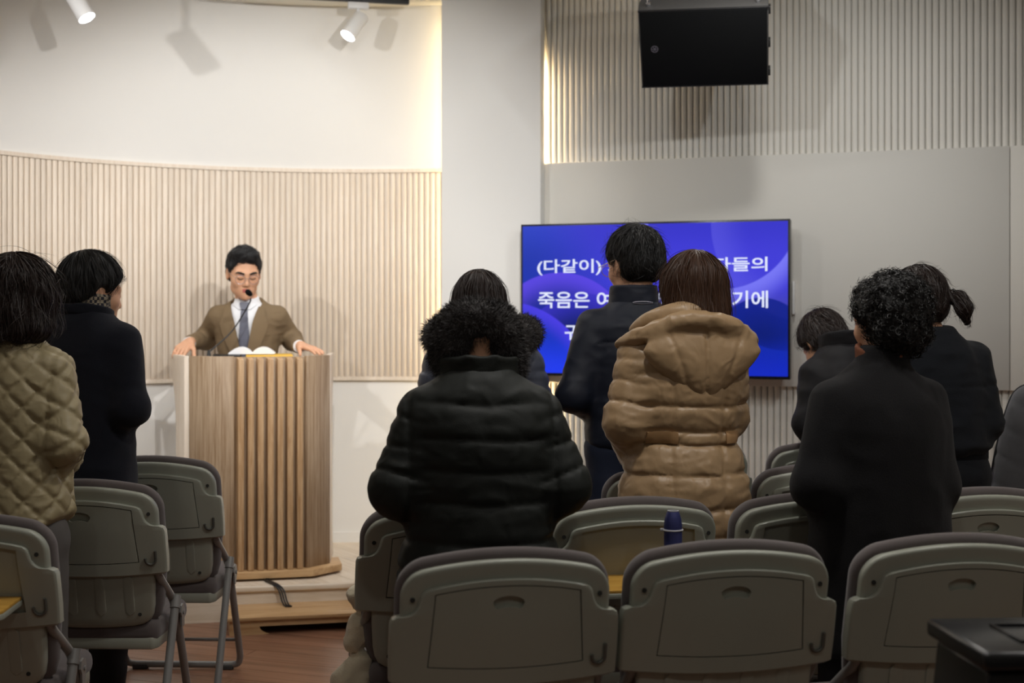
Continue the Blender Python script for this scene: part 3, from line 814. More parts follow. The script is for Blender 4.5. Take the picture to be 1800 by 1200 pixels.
# step in front of the stage: curved apron
st_d = Vector((0.51, 0.115)); st_a = math.atan2(st_d.y, st_d.x)
stp = empty('step_box', (-1.232, 6.20, 0), st_a); tag(stp, 'low wooden step with a curved apron in front of the stage', 'step')
W_ = 0.70; H_ = 0.078; Dp = 0.285
obj('tread', prism_me('tread', [(-0.012, -0.012), (W_ + 0.012, -0.012), (W_ + 0.012, Dp), (-0.012, Dp)], H_ - 0.016, H_, 0.003), M['step'], stp)
ap = [(0, 0), (0, H_ - 0.016), (W_, H_ - 0.016), (W_, 0), (W_ - 0.13, 0)] + [(W_ - 0.13 - 0.055 * math.sin(t), 0.036 * (1 - math.cos(t))) for t in [math.pi / 2 * i / 6 for i in range(1, 7)]] + [(0.185 - 0.055 * math.sin(t), 0.036 * (1 - math.cos(t))) for t in [math.pi / 2 * i / 6 for i in range(6, 0, -1)]] + [(0.13, 0)]
obj('front_apron', prism_me('front_apron', ap, 0.0, 0.018, 0.0, axis='y'), M['step'], stp)
obj('end_board', box_me('end_board', 0.0, 0.018, 0.019, Dp - 0.004, 0, H_ - 0.016), M['step'], stp)
obj('end_board', box_me('end_board', W_ - 0.018, W_, 0.019, Dp - 0.004, 0, H_ - 0.016), M['step'], stp)
# cables from the lectern over the stage edge
for k in range(3):
    y0 = 6.60 + 0.01 * k
    a = at(468 + k * 4.2, 1027, 6.64)
    pts = [Vector((a.x - 0.05, 6.78, 0.1658)), Vector((a.x, 6.60, 0.1658)), Vector((a.x + 0.05, 6.515, 0.1665)), Vector((a.x + 0.085, 6.483, 0.150)), Vector((a.x + 0.10, 6.468, 0.100)), Vector((a.x + 0.115, 6.44, 0.0845)), Vector((a.x + 0.13, 6.42, 0.0842))]
    o = obj('cable', tube_me('cable', pts, 0.0038, 8, 0.03), M['black_plastic'])
    tag(o, ('leftmost', 'middle', 'rightmost')[k] + ' of three black cables running from under the lectern over the stage edge', 'cable', 'lectern cables')
# ------------------------------------------------------------------ folding lecture chairs
def yb(z): return -0.19 - (z - 0.43) * 0.24
def back_map(x, z, off, arch): return Vector((x, yb(z) + 0.42 * x * x + off, z + arch))

def loft_panel(name, rows, arch_f, r=0.010, nx=17):
    """rows: (z, half width, rear offset, front offset); sections are rounded rectangles bent with the back"""
    bm = bmesh.new(); rings = []
    for z, hw, o0, o1 in rows:
        rr = min(r, hw * 0.8, (o1 - o0) * 0.49); sec = []
        for i in range(nx): sec.append((-(hw - rr) + 2 * (hw - rr) * i / (nx - 1), o0))
        for k in (1, 2): a = math.pi / 2 * k / 3; sec.append((hw - rr + rr * math.sin(a), o0 + rr - rr * math.cos(a)))
        for k in (0, 1, 2): a = math.pi / 2 * k / 3; sec.append((hw - rr + rr * math.cos(a), o1 - rr + rr * math.sin(a)))
        for i in range(nx): sec.append(((hw - rr) - 2 * (hw - rr) * i / (nx - 1), o1))
        for k in (1, 2): a = math.pi / 2 * k / 3; sec.append((-(hw - rr) - rr * math.sin(a), o1 - rr + rr * math.cos(a)))
        for k in (0, 1, 2): a = math.pi / 2 * k / 3; sec.append((-(hw - rr) - rr * math.cos(a), o0 + rr - rr * math.sin(a)))
        rings.append([bm.verts.new(back_map(x, z, o, arch_f(x, z))) for x, o in sec])
    n = len(rings[0])
    for a, b in zip(rings, rings[1:]):
        for k in range(n): bm.faces.new((a[k], a[(k + 1) % n], b[(k + 1) % n], b[k]))
    for ring in (rings[0], rings[-1]):
        rear = ring[:nx]; front = ring[nx + 5:2 * nx + 5][::-1]
        for i in range(nx - 1): bm.faces.new((rear[i], rear[i + 1], front[i + 1], front[i]))
        bm.faces.new([rear[-1]] + ring[nx:nx + 5] + [front[-1]])
        bm.faces.new([front[0]] + ring[2 * nx + 5:] + [rear[0]])
    bmesh.ops.recalc_face_normals(bm, faces=bm.faces[:])
    return shade_auto(from_bm(bm, name), 45)

sm = lambda a, b, x: (lambda t: t * t * (3 - 2 * t))(min(1, max(0, (x - a) / (b - a))))
arch_top = lambda x, z: 0.034 * (1 - (x / 0.24) ** 2) * sm(0.70, 0.83, z) - 0.010 * (1 - (x / 0.27) ** 2) * sm(0.66, 0.59, z)
def corner_rows(z0, z1, hw, rad, o0, o1, n=8, edge=0.012, start=None):
    rows = [(z0, hw, o0, o1)] if start is None else []
    m = 6
    for i in range(m): z = z0 + (z1 - rad - z0) * (i + 1) / m; rows.append((z, hw, o0, o1))
    for i in range(1, n + 1):
        a = math.pi / 2 * i / n; z = z1 - rad + rad * math.sin(a); w_ = hw - rad + rad * math.cos(a)
        k = max(0, (z - (z1 - edge)) / edge); s = (1 - math.sqrt(max(0, 1 - k * k))) * edge * 0.8
        rows.append((z, w_, o0 + s, o1 - s))
    return rows

CH_P = {}
def build_chair_meshes():
    P = CH_P
    P['shell'] = loft_panel('back_shell', corner_rows(0.60, 0.835, 0.238, 0.05, -0.034, 0.0), arch_top)
    cov = [(0.588, 0.250, -0.036, -0.01), (0.594, 0.260, -0.046, -0.008), (0.64, 0.2615, -0.046, -0.008), (0.70, 0.261, -0.046, -0.008), (0.728, 0.260, -0.046, -0.008),
           (0.738, 0.256, -0.046, -0.008), (0.743, 0.247, -0.046, -0.008), (0.744, 0.236, -0.046, -0.008), (0.7455, 0.226, -0.046, -0.008), (0.749, 0.217, -0.046, -0.008), (0.757, 0.207, -0.046, -0.008), (0.768, 0.200, -0.046, -0.008),
           (0.780, 0.196, -0.046, -0.008), (0.790, 0.193, -0.046, -0.008), (0.795, 0.188, -0.045, -0.008), (0.798, 0.178, -0.042, -0.008)]
    arch_c = lambda x, z: 0.030 * (1 - (x / 0.21) ** 2) * sm(0.745, 0.79, z) - 0.012 * (1 - (x / 0.27) ** 2) * sm(0.66, 0.59, z)
    P['cover'] = loft_panel('back_cover', cov, arch_c, 0.008)
    arch_t = lambda x, z: 0.028 * (1 - (x / 0.21) ** 2) * sm(0.70, 0.785, z) - 0.008 * (1 - (x / 0.2) ** 2) * sm(0.70, 0.63, z)
    zr = [0.628 + (0.785 - 0.628) * i / 8 for i in range(9)]
    cut = obj('c', loft_panel('c', [(z, 0.172 + 0.006 * (0.7 - z) / 0.07, -0.09, -0.026) for z in zr], arch_t, 0.001), None)
    tmp = obj('t', P['cover']); P['cover'] = boolean_diff(tmp, [cut]); bpy.data.objects.remove(tmp)
    zr2 = [0.6305 + (0.7825 - 0.6305) * i / 8 for i in range(9)]
    tab = loft_panel('tablet', [(z, 0.1695 + 0.006 * (0.7 - z) / 0.07, -0.0455, -0.027) for z in zr2], arch_t, 0.002)
    bean = []
    for i in range(13):
        a = math.pi * i / 12; bean.append((0.036 * math.cos(a), 0.772 + 0.017 * math.sin(a)))
    for i in range(1, 12):
        t = -1 + 2 * i / 12; bean.append((0.036 * t, 0.7575 + 0.0055 * max(0.0, 1 - (t / 0.8) ** 2) + (0.004 if abs(t) > 0.82 else 0)))
    bm = bmesh.new(); a = [bm.verts.new((x, yb(z) - 0.1, z)) for x, z in bean]; b = [bm.verts.new((x, yb(z) - 0.020, z)) for x, z in bean]; n = len(bean)
    bm.faces.new(a); bm.faces.new(b)
    for i in range(n): bm.faces.new((a[i], a[(i + 1) % n], b[(i + 1) % n], b[i]))
    bmesh.ops.recalc_face_normals(bm, faces=bm.faces[:])
    cut = obj('c', from_bm(bm, 'c')); tmp = obj('t', tab); P['tablet'] = boolean_diff(tmp, [cut]); bpy.data.objects.remove(tmp)
    low = [(0.418, 0.150, -0.020, -0.004), (0.422, 0.175, -0.026, -0.002), (0.432, 0.193, -0.03, 0.0), (0.45, 0.203, -0.032, 0.0), (0.48, 0.209, -0.033, 0.0), (0.54, 0.213, -0.033, 0.0), (0.60, 0.215, -0.033, 0.0), (0.63, 0.215, -0.033, 0.0)]
    P['lower'] = loft_panel('lower_shell', low, lambda x, z: -0.012 * (1 - (x / 0.2) ** 2) * sm(0.5, 0.43, z), 0.010)
    P['rib'] = loft_panel('rib', [(z, 0.0165 * math.sqrt(max(0.03, 1 - min(1, max(0, (abs(z - 0.515) - 0.048) / 0.018)) ** 2)), -0.0355, -0.030) for z in [0.449 + 0.132 * i / 16 for i in range(17)]], lambda x, z: 0, 0.002, 5)
    cu = [(0.42, 0.15, 0.006, 0.03), (0.424, 0.19, 0.002, 0.04), (0.44, 0.215, 0.0, 0.046), (0.48, 0.228, 0.0, 0.05), (0.56, 0.238, -0.002, 0.05)]
    cu += [(z, w_ , o0, o1) for z, w_, o0, o1 in corner_rows(0.60, 0.856, 0.247, 0.062, -0.004, 0.046, 9, 0.026, 1)]
    P['cushion'] = loft_panel('back_cushion', cu, arch_top, 0.022)
    f = lambda Q: rbox(Q, (0, -0.005, 0.390 ), (0.218, 0.195, 0.040), 0.034) - 0.006 * np.exp(-((Q[:, 0] / 0.15) ** 2 + ((Q[:, 1] - 0.0) / 0.15) ** 2))
    P['seat'], _, _ = sdf_mesh(f, (-0.25, -0.23, 0.34), (0.25, 0.28, 0.45), 0.010, 'seat')
    P['pan'] = prism_me('seat_pan', [(-0.2, -0.20), (0.2, -0.20), (0.215, -0.17), (0.215, 0.15), (0.18, 0.185), (-0.18, 0.185), (-0.215, 0.15), (-0.215, -0.17)], 0.335, 0.375, 0.008)
    for s, k in ((-1, 'L'), (1, 'R')):
        x = 0.231 * s
        P['front' + k] = tube_me('leg', [(x * 0.93, -0.235 - 0.005, 0.63), (x * 0.97, yb(0.58) + 0.012, 0.575), (x * 1.02, -0.085, 0.475), (x * 1.04, -0.055, 0.42), (x, 0.155, 0.055), (x * 0.96, 0.168, 0.022), (x * 0.8, 0.168, 0.018)], 0.0135, 10, 0.035)
        P['rear' + k] = tube_me('leg', [(x * 1.07, -0.095, 0.475), (x * 1.06, -0.285, 0.03), (x * 1.0, -0.297, 0.016), (x * 0.8, -0.297, 0.016)], 0.0135, 10, 0.03)
        P['cap' + k] = tube_me('leg_cap', [(x * 1.07, -0.089, 0.487), (x * 1.07, -0.107, 0.45)], 0.0165, 12)
        br = [(0, 0.03), (0.016, 0.026), (0.024, 0.005), (0.016, -0.03), (0.004, -0.045), (-0.012, -0.04), (-0.014, -0.012), (-0.026, 0.004), (-0.018, 0.024)]
        P['bracket' + k] = None
        bm = bmesh.new(); va = [bm.verts.new((x * 1.085 + 0.004 * s, -0.052 + p[0], 0.425 + p[1])) for p in br]; vb = [bm.verts.new((v.co.x + 0.006 * s, v.co.y, v.co.z)) for v in va]
        bm.faces.new(va); bm.faces.new(vb)
        for i in range(len(br)): bm.faces.new((va[i], va[(i + 1) % len(br)], vb[(i + 1) % len(br)], vb[i]))
        bmesh.ops.recalc_face_normals(bm, faces=bm.faces[:]); P['bracket' + k] = from_bm(bm, 'bracket')
        P['rivet' + k] = tube_me('rivet', [(x * 1.085 + 0.009 * s, -0.048, 0.425), (x * 1.085 + 0.014 * s, -0.048, 0.425)], 0.007, 10)
    P['barF'] = tube_me('crossbar', [(-0.186, 0.168, 0.018), (0.186, 0.168, 0.018)], 0.0135, 10)
    P['barR'] = tube_me('crossbar', [(-0.186, -0.297, 0.016), (0.186, -0.297, 0.016)], 0.0135, 10)
    P['stretch'] = tube_me('stretcher', [(-0.231, 0.112, 0.13), (0.231, 0.112, 0.13)], 0.007, 8)
    P['foot'] = box_me('foot', -0.03, 0.03, -0.016, 0.016, 0.0, 0.02, 0.004)
    P['hole'] = lathe_me('screw_hole', [(0.0058, 0), (0.0058, 0.001)], 14)
    hk = [(0, 0.0)] + [(0.0155 - 0.0155 * math.cos(a), -0.0155 * math.sin(a) - 0.005) for a in [math.pi * i / 8 for i in range(9)]] + [(0.031, 0.024)]
    P['hook'] = tube_me('hook', [back_map(0.198 + x, 0.640 + z, -0.050, 0) for x, z in hk], 0.0042, 8)
    P['desk'] = prism_me('desk_board', [(-0.168, 0.0), (0.168, 0.0), (0.168, -0.13), (0.15, -0.17), (-0.15, -0.17), (-0.168, -0.13)], -0.003, 0.006, 0.002)
    P['desk_tray'] = prism_me('desk_tray', [(-0.17, 0.004), (0.17, 0.004), (0.17, -0.132), (0.152, -0.173), (-0.152, -0.173), (-0.17, -0.132)], -0.018, -0.003, 0.003)
build_chair_meshes()
M['hook'] = mat('hook', (0.09, 0.09, 0.078), 0.4)

def make_chair(desk_down=False):
    P = CH_P; t = empty('folding_chair')
    obj('back_shell', P['shell'], M['shell'], t)
    cv = obj('back_cover', P['cover'], M['shell'], t)
    ls = obj('lower_shell', P['lower'], M['shell'], t)
    for x in (-0.135, -0.045, 0.045, 0.135): obj('rib', P['rib'], M['shell'], ls, (x, 0.42 * x * x, 0))
    obj('back_cushion', P['cushion'], M['cushion'], t); obj('seat', P['seat'], M['cushion'], t); obj('seat_pan', P['pan'], M['shell'], t)
    for x, z, off in ((-0.212, 0.782, -0.0345), (0.212, 0.782, -0.0345)):
        p = back_map(x, z, off, 0); obj('screw_hole', P['hole'], M['hole'], cv, p, (R(90) - math.atan(0.24) * 0 + R(13.5) * 0, 0, 0.84 * x))
    for x, z, off in ((-0.165, 0.452, -0.0335), (0.165, 0.452, -0.0335)):
        p = back_map(x, z, off, 0); obj('screw_hole', P['hole'], M['hole'], ls, p, (R(90), 0, 0.84 * x))
    for k in 'LR':
        obj('leg', P['front' + k], M['tube'], t); rl = obj('leg', P['rear' + k], M['tube'], t); obj('leg_cap', P['cap' + k], M['tube'], rl)
        b = obj('bracket', P['bracket' + k], M['tube'], t); obj('rivet', P['rivet' + k], M['tube'], b)
    obj('crossbar', P['barF'], M['tube'], t); obj('crossbar', P['barR'], M['tube'], t); obj('stretcher', P['stretch'], M['tube'], t)
    for x in (-0.17, 0.17):
        for y in (0.168, -0.297): obj('foot', P['foot'], M['rubber'], t, (x, y, 0))
    obj('hook', P['hook'], M['hook'], t)
    if desk_down:
        d = empty('writing_tablet'); d.parent = t; d.location = (0, yb(0.664) - 0.028, 0.664); d.rotation_euler = (R(4), 0, 0)
        obj('desk_board', P['desk'], M['desk_top'], d); obj('desk_tray', P['desk_tray'], M['shell'], d)
    else:
        obj('writing_tablet', P['tablet'], M['shell'], t)
    return t
proto_up = make_chair(False); proto_dn = make_chair(True); used = {False: 0, True: 0}
def place_chair(px, topz_Z, rz, label, group, down=False, X=None, hang=False):
    """px, Z: where the middle of the top of the back stands"""
    proto = proto_dn if down else proto_up
    t = proto if used[down] == 0 else copy_tree(proto)
    used[down] += 1
    x = (px - 900) / F * topz_Z if X is None else X
    off = Matrix.Rotation(rz, 3, 'Z') @ Vector((0, yb(0.88), 0))
    t.location = (x - off.x, topz_Z - off.y, 0); t.rotation_euler = (0, 0, rz)
    if hang:
        for c in t.children:
            if c.name.startswith('writing_tablet'): c.rotation_euler = (R(72), 0, 0)
    tag(t, label, 'chair', group); return t
g_near, g_row2, g_row3, g_row4, g_left = ('nearest row of folding chairs', 'second row of folding chairs', 'third row of folding chairs', 'row of folding chairs below the television', 'folding chairs beside the aisle on the left')
rr = R(10.5)
place_chair(893, 3.16, rr, 'grey folding chair in the nearest row, directly behind the black puffer coat', g_near)
place_chair(1291, 3.27, rr, 'grey folding chair in the middle of the nearest row', g_near)
place_chair(1686, 3.365, rr, 'grey folding chair in the nearest row, partly behind the black box', g_near)
place_chair(793, 3.93, rr, 'grey folding chair with a beige fleece hanging from its seat', g_row2)
c_bottle = place_chair(1121, 4.03, rr, 'grey folding chair with tan desk lowered and a blue bottle on it', g_row2, True)
place_chair(1437, 4.13, rr, 'grey folding chair with its desk flap hanging down, just beyond the curly haired person', g_row2, True, hang=True)
place_chair(1733, 4.25, rr, 'grey folding chair in the second row at the right picture edge', g_row2)
place_chair(905, 4.73, rr, 'grey folding chair hidden beside the black puffer coat, in front of the navy trousers', g_row3)
place_chair(1190, 4.83, rr, 'grey folding chair behind the tan puffer coat', g_row3)
place_chair(1452, 4.93, rr, 'grey folding chair with its desk flap hanging down, right of the tan puffer coat skirt', g_row3, True, hang=True)
place_chair(1218, 5.72, rr, 'grey folding chair close under the television, right of the tan coat belt', g_row4)
place_chair(1459, 5.77, rr, 'grey folding chair close under the television, nearest the wall slats', g_row4)
place_chair(-80, 3.71, R(-1), 'grey folding chair at the lower left corner with its tan desk lowered', g_left, True)
place_chair(141, 4.45, R(-1.5), 'grey folding chair in the middle of the three on the left', g_left)
place_chair(262, 5.17, R(-2), 'grey folding chair farthest forward on the left, nearest the lectern', g_left)

# things on and around the chairs
bt = empty('bottle', (0, 0, 0)); tag(bt, 'dark blue steel vacuum bottle standing on the lowered desk', 'bottle')
bq = at(1183, 897, 3.86)
bt.location = (bq.x, bq.y, 0.672)
hgt = bq.z - 0.672; M['bottle'] = mat('bottle', srgb(58, 62, 112), 0.4, 0.15, 700, metal=0.3)
rb = 0.0250
obj('flask', lathe_me('flask', [(rb - 0.003, 0), (rb, 0.004), (rb, hgt * 0.73), (rb - 0.001, hgt * 0.74)], 28), M['bottle'], bt)
obj('cup_lid', lathe_me('cup_lid', [(rb, hgt * 0.755), (rb, hgt * 0.80), (rb - 0.002, hgt * 0.88), (rb - 0.006, hgt * 0.95), (rb - 0.009, hgt * 0.985), (rb - 0.012, hgt * 0.99)], 28), M['bottle'], bt)
M['grey_band'] = mat('grey_band', (0.45, 0.45, 0.47), 0.5)
obj('band', lathe_me('band', [(rb + 0.002, hgt * 0.735), (rb + 0.0035, hgt * 0.745), (rb + 0.002, hgt * 0.757)], 28), M['grey_band'], bt)
obj('lid_top', lathe_me('lid_top', [(rb - 0.0105, hgt * 0.985), (rb - 0.0095, hgt * 1.0), (rb - 0.012, hgt * 1.002), (rb - 0.013, hgt * 0.99)], 28), M['grey_band'], bt)
obj('strap_tab', box_me('strap_tab', -rb - 0.010, -rb - 0.001, -0.004, 0.004, hgt * 0.725, hgt * 0.765, 0.002), M['grey_band'], bt)

# grey padded instrument bag
gb = empty('instrument_bag', (1.915, 5.28, 0), R(-26)); tag(gb, 'dark grey padded instrument bag standing upright at the right edge', 'bag')
M['bag'] = mat('bag', (0.085, 0.085, 0.092), 0.9, 0.5, 700, 0.1, 60, sheen=0.2); M['bag_edge'] = mat('bag_edge', (0.012, 0.012, 0.014), 0.8)
def bag_f(P):
    T = bag_f.T; return torso(P, T, 3.2, 0.05)
bag_f.T = dense([(0.02, 0.17, 0.075), (0.1, 0.20, 0.08), (0.35, 0.195, 0.08), (0.55, 0.16, 0.078), (0.75, 0.135, 0.072), (0.95, 0.10, 0.065), (1.08, 0.065, 0.055), (1.145, 0.035, 0.045)])
me, V, Q = sdf_mesh(lambda P: bag_f(P) + 0.0035 * np.exp(-((((P[:, 2] + 0.5 * P[:, 0]) * 9) % 1 - 0.5) / 0.06) ** 2), (-0.25, -0.13, 0), (0.25, 0.13, 1.18), 0.012, 'bag_body')
obj('bag_body', me, M['bag'], gb)
me, V, Q = sdf_mesh(lambda P: np.maximum(bag_f(P) - 0.004, np.abs(P[:, 1] - 0.02) - 0.026), (-0.25, -0.13, 0), (0.25, 0.13, 1.18), 0.012, 'zip_gusset')
obj('zip_gusset', me, M['bag_edge'], gb)
obj('zip_pull', box_me('zip_pull', -0.006, 0.006, -0.012, -0.004, 0.90, 0.98, 0.003), M['bag_edge'], gb, (0.095, -0.03, 0.0))
obj('strap_buckle', box_me('strap_buckle', -0.012, 0.012, -0.03, 0.03, 0.86, 0.92, 0.004), M['bag_edge'], gb, (-0.15, 0.0, 0.0))
gb.rotation_euler = (0, 0, R(-20))

# black lidded box, near lower right corner
bx = empty('lidded_box', (0.985, 2.62, 0.0), R(4)); tag(bx, 'tall black plastic box with a hinged lid in the lower right corner', 'box')
def frustum(name, x0, x1, y0, y1, z0, g, z1, bev):
    bm = bmesh.new(); bmesh.ops.create_cube(bm, size=1)
    for v in bm.verts:
        up = v.co.z > 0; e = 0 if up else g
        v.co = Vector(((x1 + e if v.co.x > 0 else x0 - e), (y1 + e if v.co.y > 0 else y0 - e), z1 if up else z0))
    bmesh.ops.bevel(bm, geom=bm.edges[:], offset=bev, segments=3, profile=0.5, affect='EDGES')
    return shade_auto(from_bm(bm, name), 50)
zt_b = 0.825
obj('box_body', frustum('box_body', -0.16, 0.22, -0.12, 0.13, 0.0, 0.06, zt_b - 0.035, 0.012), M['black_gloss'], bx)
ld = obj('lid', box_me('lid', -0.175, 0.235, -0.14, 0.145, zt_b - 0.034, zt_b, 0.010, 3), M['black_gloss'], bx)
for a in ((-0.08, 0.20, -0.07, -0.064), (-0.08, 0.20, 0.064, 0.07), (-0.08, -0.074, -0.064, 0.064), (0.194, 0.2, -0.064, 0.064)):
    obj('lid_rim', box_me('lid_rim', a[0], a[1], a[2], a[3], zt_b - 0.001, zt_b + 0.005, 0.001), M['black_gloss'], ld)

# beige fleece jacket hanging over the seat edge
M['fleece'] = mat('fleece', srgb(216, 203, 174), 0.95, 0.6, 260, 0.12, 40, sheen=0.4, dist=0.004)
fj = empty('fleece_jacket', (-0.34, 4.10, 0)); tag(fj, 'beige fleece jacket hanging over the side of a folding chair', 'jacket')
def fleece_f(P):
    d = cap(P, (-0.055, -0.05, 0.665), (-0.098, -0.06, 0.612), 0.018, 0.022)
    d = smin(d, cap(P, (-0.098, -0.06, 0.612), (-0.062, -0.06, 0.560), 0.022, 0.028), 0.03)
    d = smin(d, cap(P, (-0.092, -0.06, 0.525), (-0.108, -0.06, 0.478), 0.036, 0.030), 0.008)
    d = smin(d, cap(P, (-0.085, -0.05, 0.50), (-0.075, 0.02, 0.47), 0.030, 0.028), 0.02)
    d = smin(d, cap(P, (-0.088, -0.06, 0.435), (-0.135, -0.08, 0.372), 0.022, 0.038), 0.008)
    d = smin(d, cap(P, (-0.085, -0.06, 0.42), (-0.095, -0.07, 0.365), 0.025, 0.035), 0.01)
    return d - 0.006 * ridge(P, (13, 13, 17)) - 0.003 * vnoise(P, 120)
me, V, Q = sdf_mesh(fleece_f, (-0.25, -0.2, 0.26), (0.16, 0.12, 0.74), 0.007, 'fleece_body'); obj('fleece_body', me, M['fleece'], fj)
# ------------------------------------------------------------------ people
def rotm(yaw=0, pitch=0, roll=0):
    return np.array(Matrix.Rotation(R(yaw), 3, 'Z') @ Matrix.Rotation(R(pitch), 3, 'X') @ Matrix.Rotation(R(roll), 3, 'Y'), np.float32)

class Head:
    def __init__(s, c, yaw=0, pitch=0, roll=0, k=1.0): s.c = _v(c); s.R = rotm(yaw, pitch, roll); s.k = k
    def q(s, P): return ((P - s.c) @ s.R) / s.k
    def p(s, q): return s.c + s.R @ (_v(q) * s.k)

def head_sd(Q, fine=True):
    X = np.abs(Q[:, 0]); S = np.stack([X, Q[:, 1], Q[:, 2]], 1)
    d = ell(Q, (0, -0.015, 0.035), (0.075, 0.096, 0.088))
    d = smin(d, ell(Q, (0, 0.02, -0.028), (0.064, 0.072, 0.088)), 0.03)
    d = smin(d, ell(Q, (0, 0.040, -0.082), (0.044, 0.046, 0.032)), 0.03)
    d = smin(d, sph(S, (0.045, 0.012, -0.072), 0.014), 0.03)
    d = smin(d, sph(Q, (0, 0.076, -0.101), 0.012), 0.03)
    d = smin(d, ell(S, (0.079, -0.012, -0.006), (0.009, 0.019, 0.031)), 0.008)
    if fine:
        d = smin(d, sph(S, (0.042, 0.056, -0.024), 0.022), 0.03)
        d = smin(d, cap(S, (0.045, 0.072, 0.024), (0.010, 0.086, 0.020), 0.009), 0.02)
        d = smax(d, -sph(S, (0.031, 0.104, 0.003), 0.0175), 0.012)
        d = smin(d, ell(S, (0.031, 0.0775, 0.001), (0.0165, 0.0125, 0.0105)), 0.005)
        d = smin(d, cap(Q, (0, 0.083, 0.012), (0, 0.104, -0.030), 0.007, 0.0105), 0.014)
        d = smin(d, sph(S, (0.0115, 0.096, -0.034), 0.0075), 0.008)
        d = smin(d, ell(Q, (0, 0.072, -0.062), (0.03, 0.02, 0.024)), 0.02)
        d = smin(d, ell(Q, (0, 0.0905, -0.0585), (0.022, 0.0065, 0.0048)), 0.004)
        d = smin(d, ell(Q, (0, 0.0895, -0.0695), (0.018, 0.0075, 0.006)), 0.004)
        d = smax(d, -ell(S, (0.089, -0.004, -0.004), (0.007, 0.010, 0.016)), 0.004)
    return d

def hand_caps(w, f, n, t, curl=0.35, spread=0.12, thumb_curl=0.3):
    """w wrist, f fingers' direction, n palm normal (side the fingers curl to), t towards the thumb"""
    w, f, n, t = [np.array(v, float) for v in (w, f, n, t)]
    f /= np.linalg.norm(f); n = n - f * (n @ f); n /= np.linalg.norm(n); t = t - f * (t @ f) - n * (t @ n); t /= np.linalg.norm(t)
    out = []; L = 0.085
    for i, (o, ln, r) in enumerate(((0.030, 0.074, 0.0083), (0.010, 0.082, 0.0086), (-0.010, 0.076, 0.0082), (-0.028, 0.060, 0.0073))):
        k = w + f * L * (1.0 - 0.04 * i) + t * o
        out.append((w + t * o * 0.55 + f * 0.012, k, 0.0150, 0.0108))
        p = k; d = f + t * (o / 0.03) * spread; d /= np.linalg.norm(d)
        for j, fr in enumerate((0.46, 0.31, 0.23)):
            a = curl * (0.75 + 0.55 * j); 
            d = d * math.cos(a) + n * math.sin(a); d /= np.linalg.norm(d)
            q = p + d * ln * fr; out.append((p, q, r * (1 - 0.08 * j), r * (0.93 - 0.08 * j))); p = q
    b = w + t * 0.022 + f * 0.02; d = f * 0.72 + t * 0.68 + n * 0.15; d /= np.linalg.norm(d)
    q = b + d * 0.042; out.append((b, q, 0.0145, 0.0105))
    d = d * math.cos(thumb_curl) + n * math.sin(thumb_curl) * 0.7 + f * 0.35; d /= np.linalg.norm(d)
    q2 = q + d * 0.034; out.append((q, q2, 0.0100, 0.0090))
    d = d + n * thumb_curl; d /= np.linalg.norm(d); out.append((q2, q2 + d * 0.026, 0.0090, 0.0075))
    return out

def default_hands(arms):
    """hands folded in front of the body"""
    r = []
    for s, (e, w_) in zip((-1, 1), arms):
        f = np.array((-s * 0.85, 0.35, -0.12)); r.append(hand_caps(w_, f, (0, -1, 0.0), (0, 0.15, 1), 0.35))
    return r

def body_mesh(H, hd, neck, sh, sw, hip, arms, hands=None, h=0.008, fine=False, torso_s=1.0, lean=0.0):
    sh_y = lean
    T = dense([(hip - 0.05, 0.13, 0.085), (hip + 0.05, 0.135, 0.09), (hip + 0.2, 0.115, 0.08, sh_y * 0.4), (sh - 0.15, 0.135, 0.09, sh_y * 0.75), (sh - 0.03, 0.125, 0.075, sh_y), (sh + 0.03, 0.06, 0.055, sh_y)])
    hands = default_hands(arms) if hands is None else hands
    nb = np.array(neck, float)
    def f(P):
        d = torso(P, T)
        d = smin(d, cap(P, nb, hd.p((0, -0.022, -0.05)), 0.056, 0.050), 0.03)
        for s, (e, w_) in zip((-1, 1), arms):
            d = smin(d, cap(P, (s * sw * 0.85, sh_y, sh - 0.03), e, 0.042, 0.035), 0.03)
            d = smin(d, cap(P, e, w_, 0.034, 0.024), 0.02)
        for s in (-1, 1):
            d = smin(d, cap(P, (s * 0.085, 0, hip), (s * 0.09, 0.01, hip * 0.53), 0.07, 0.05), 0.03)
            d = smin(d, cap(P, (s * 0.09, 0.01, hip * 0.53), (s * 0.095, -0.01, 0.08), 0.048, 0.032), 0.02)
            d = smin(d, cap(P, (s * 0.095, -0.02, 0.045), (s * 0.11, 0.075, 0.03), 0.028, 0.020), 0.02)
        for hc in hands:
            m = np.linalg.norm(P - _v(hc[0][0]), axis=1) < 0.32
            if m.any():
                Pm = P[m]; hd_ = None
                for a, b, ra, rb in hc:
                    c_ = cap(Pm, a, b, ra, rb); hd_ = c_ if hd_ is None else smin(hd_, c_, 0.006)
                dm = d[m]; d[m] = smin(dm, hd_, 0.012)
        m = np.linalg.norm(P - hd.c, axis=1) < 0.42
        if m.any(): d[m] = smin(d[m], head_sd(hd.q(P[m]), fine) * hd.k, 0.015)
        return d
    pts = np.array([w_ for _, w_ in arms] + [e for e, _ in arms] + [hd.c]); lo = np.minimum(pts.min(0), (-0.25, -0.2, 0)) - 0.16; hi = np.maximum(pts.max(0), (0.25, 0.25, 0)) + 0.22
    lo[2] = -0.02
    return sdf_mesh(f, lo, hi, h, 'body')

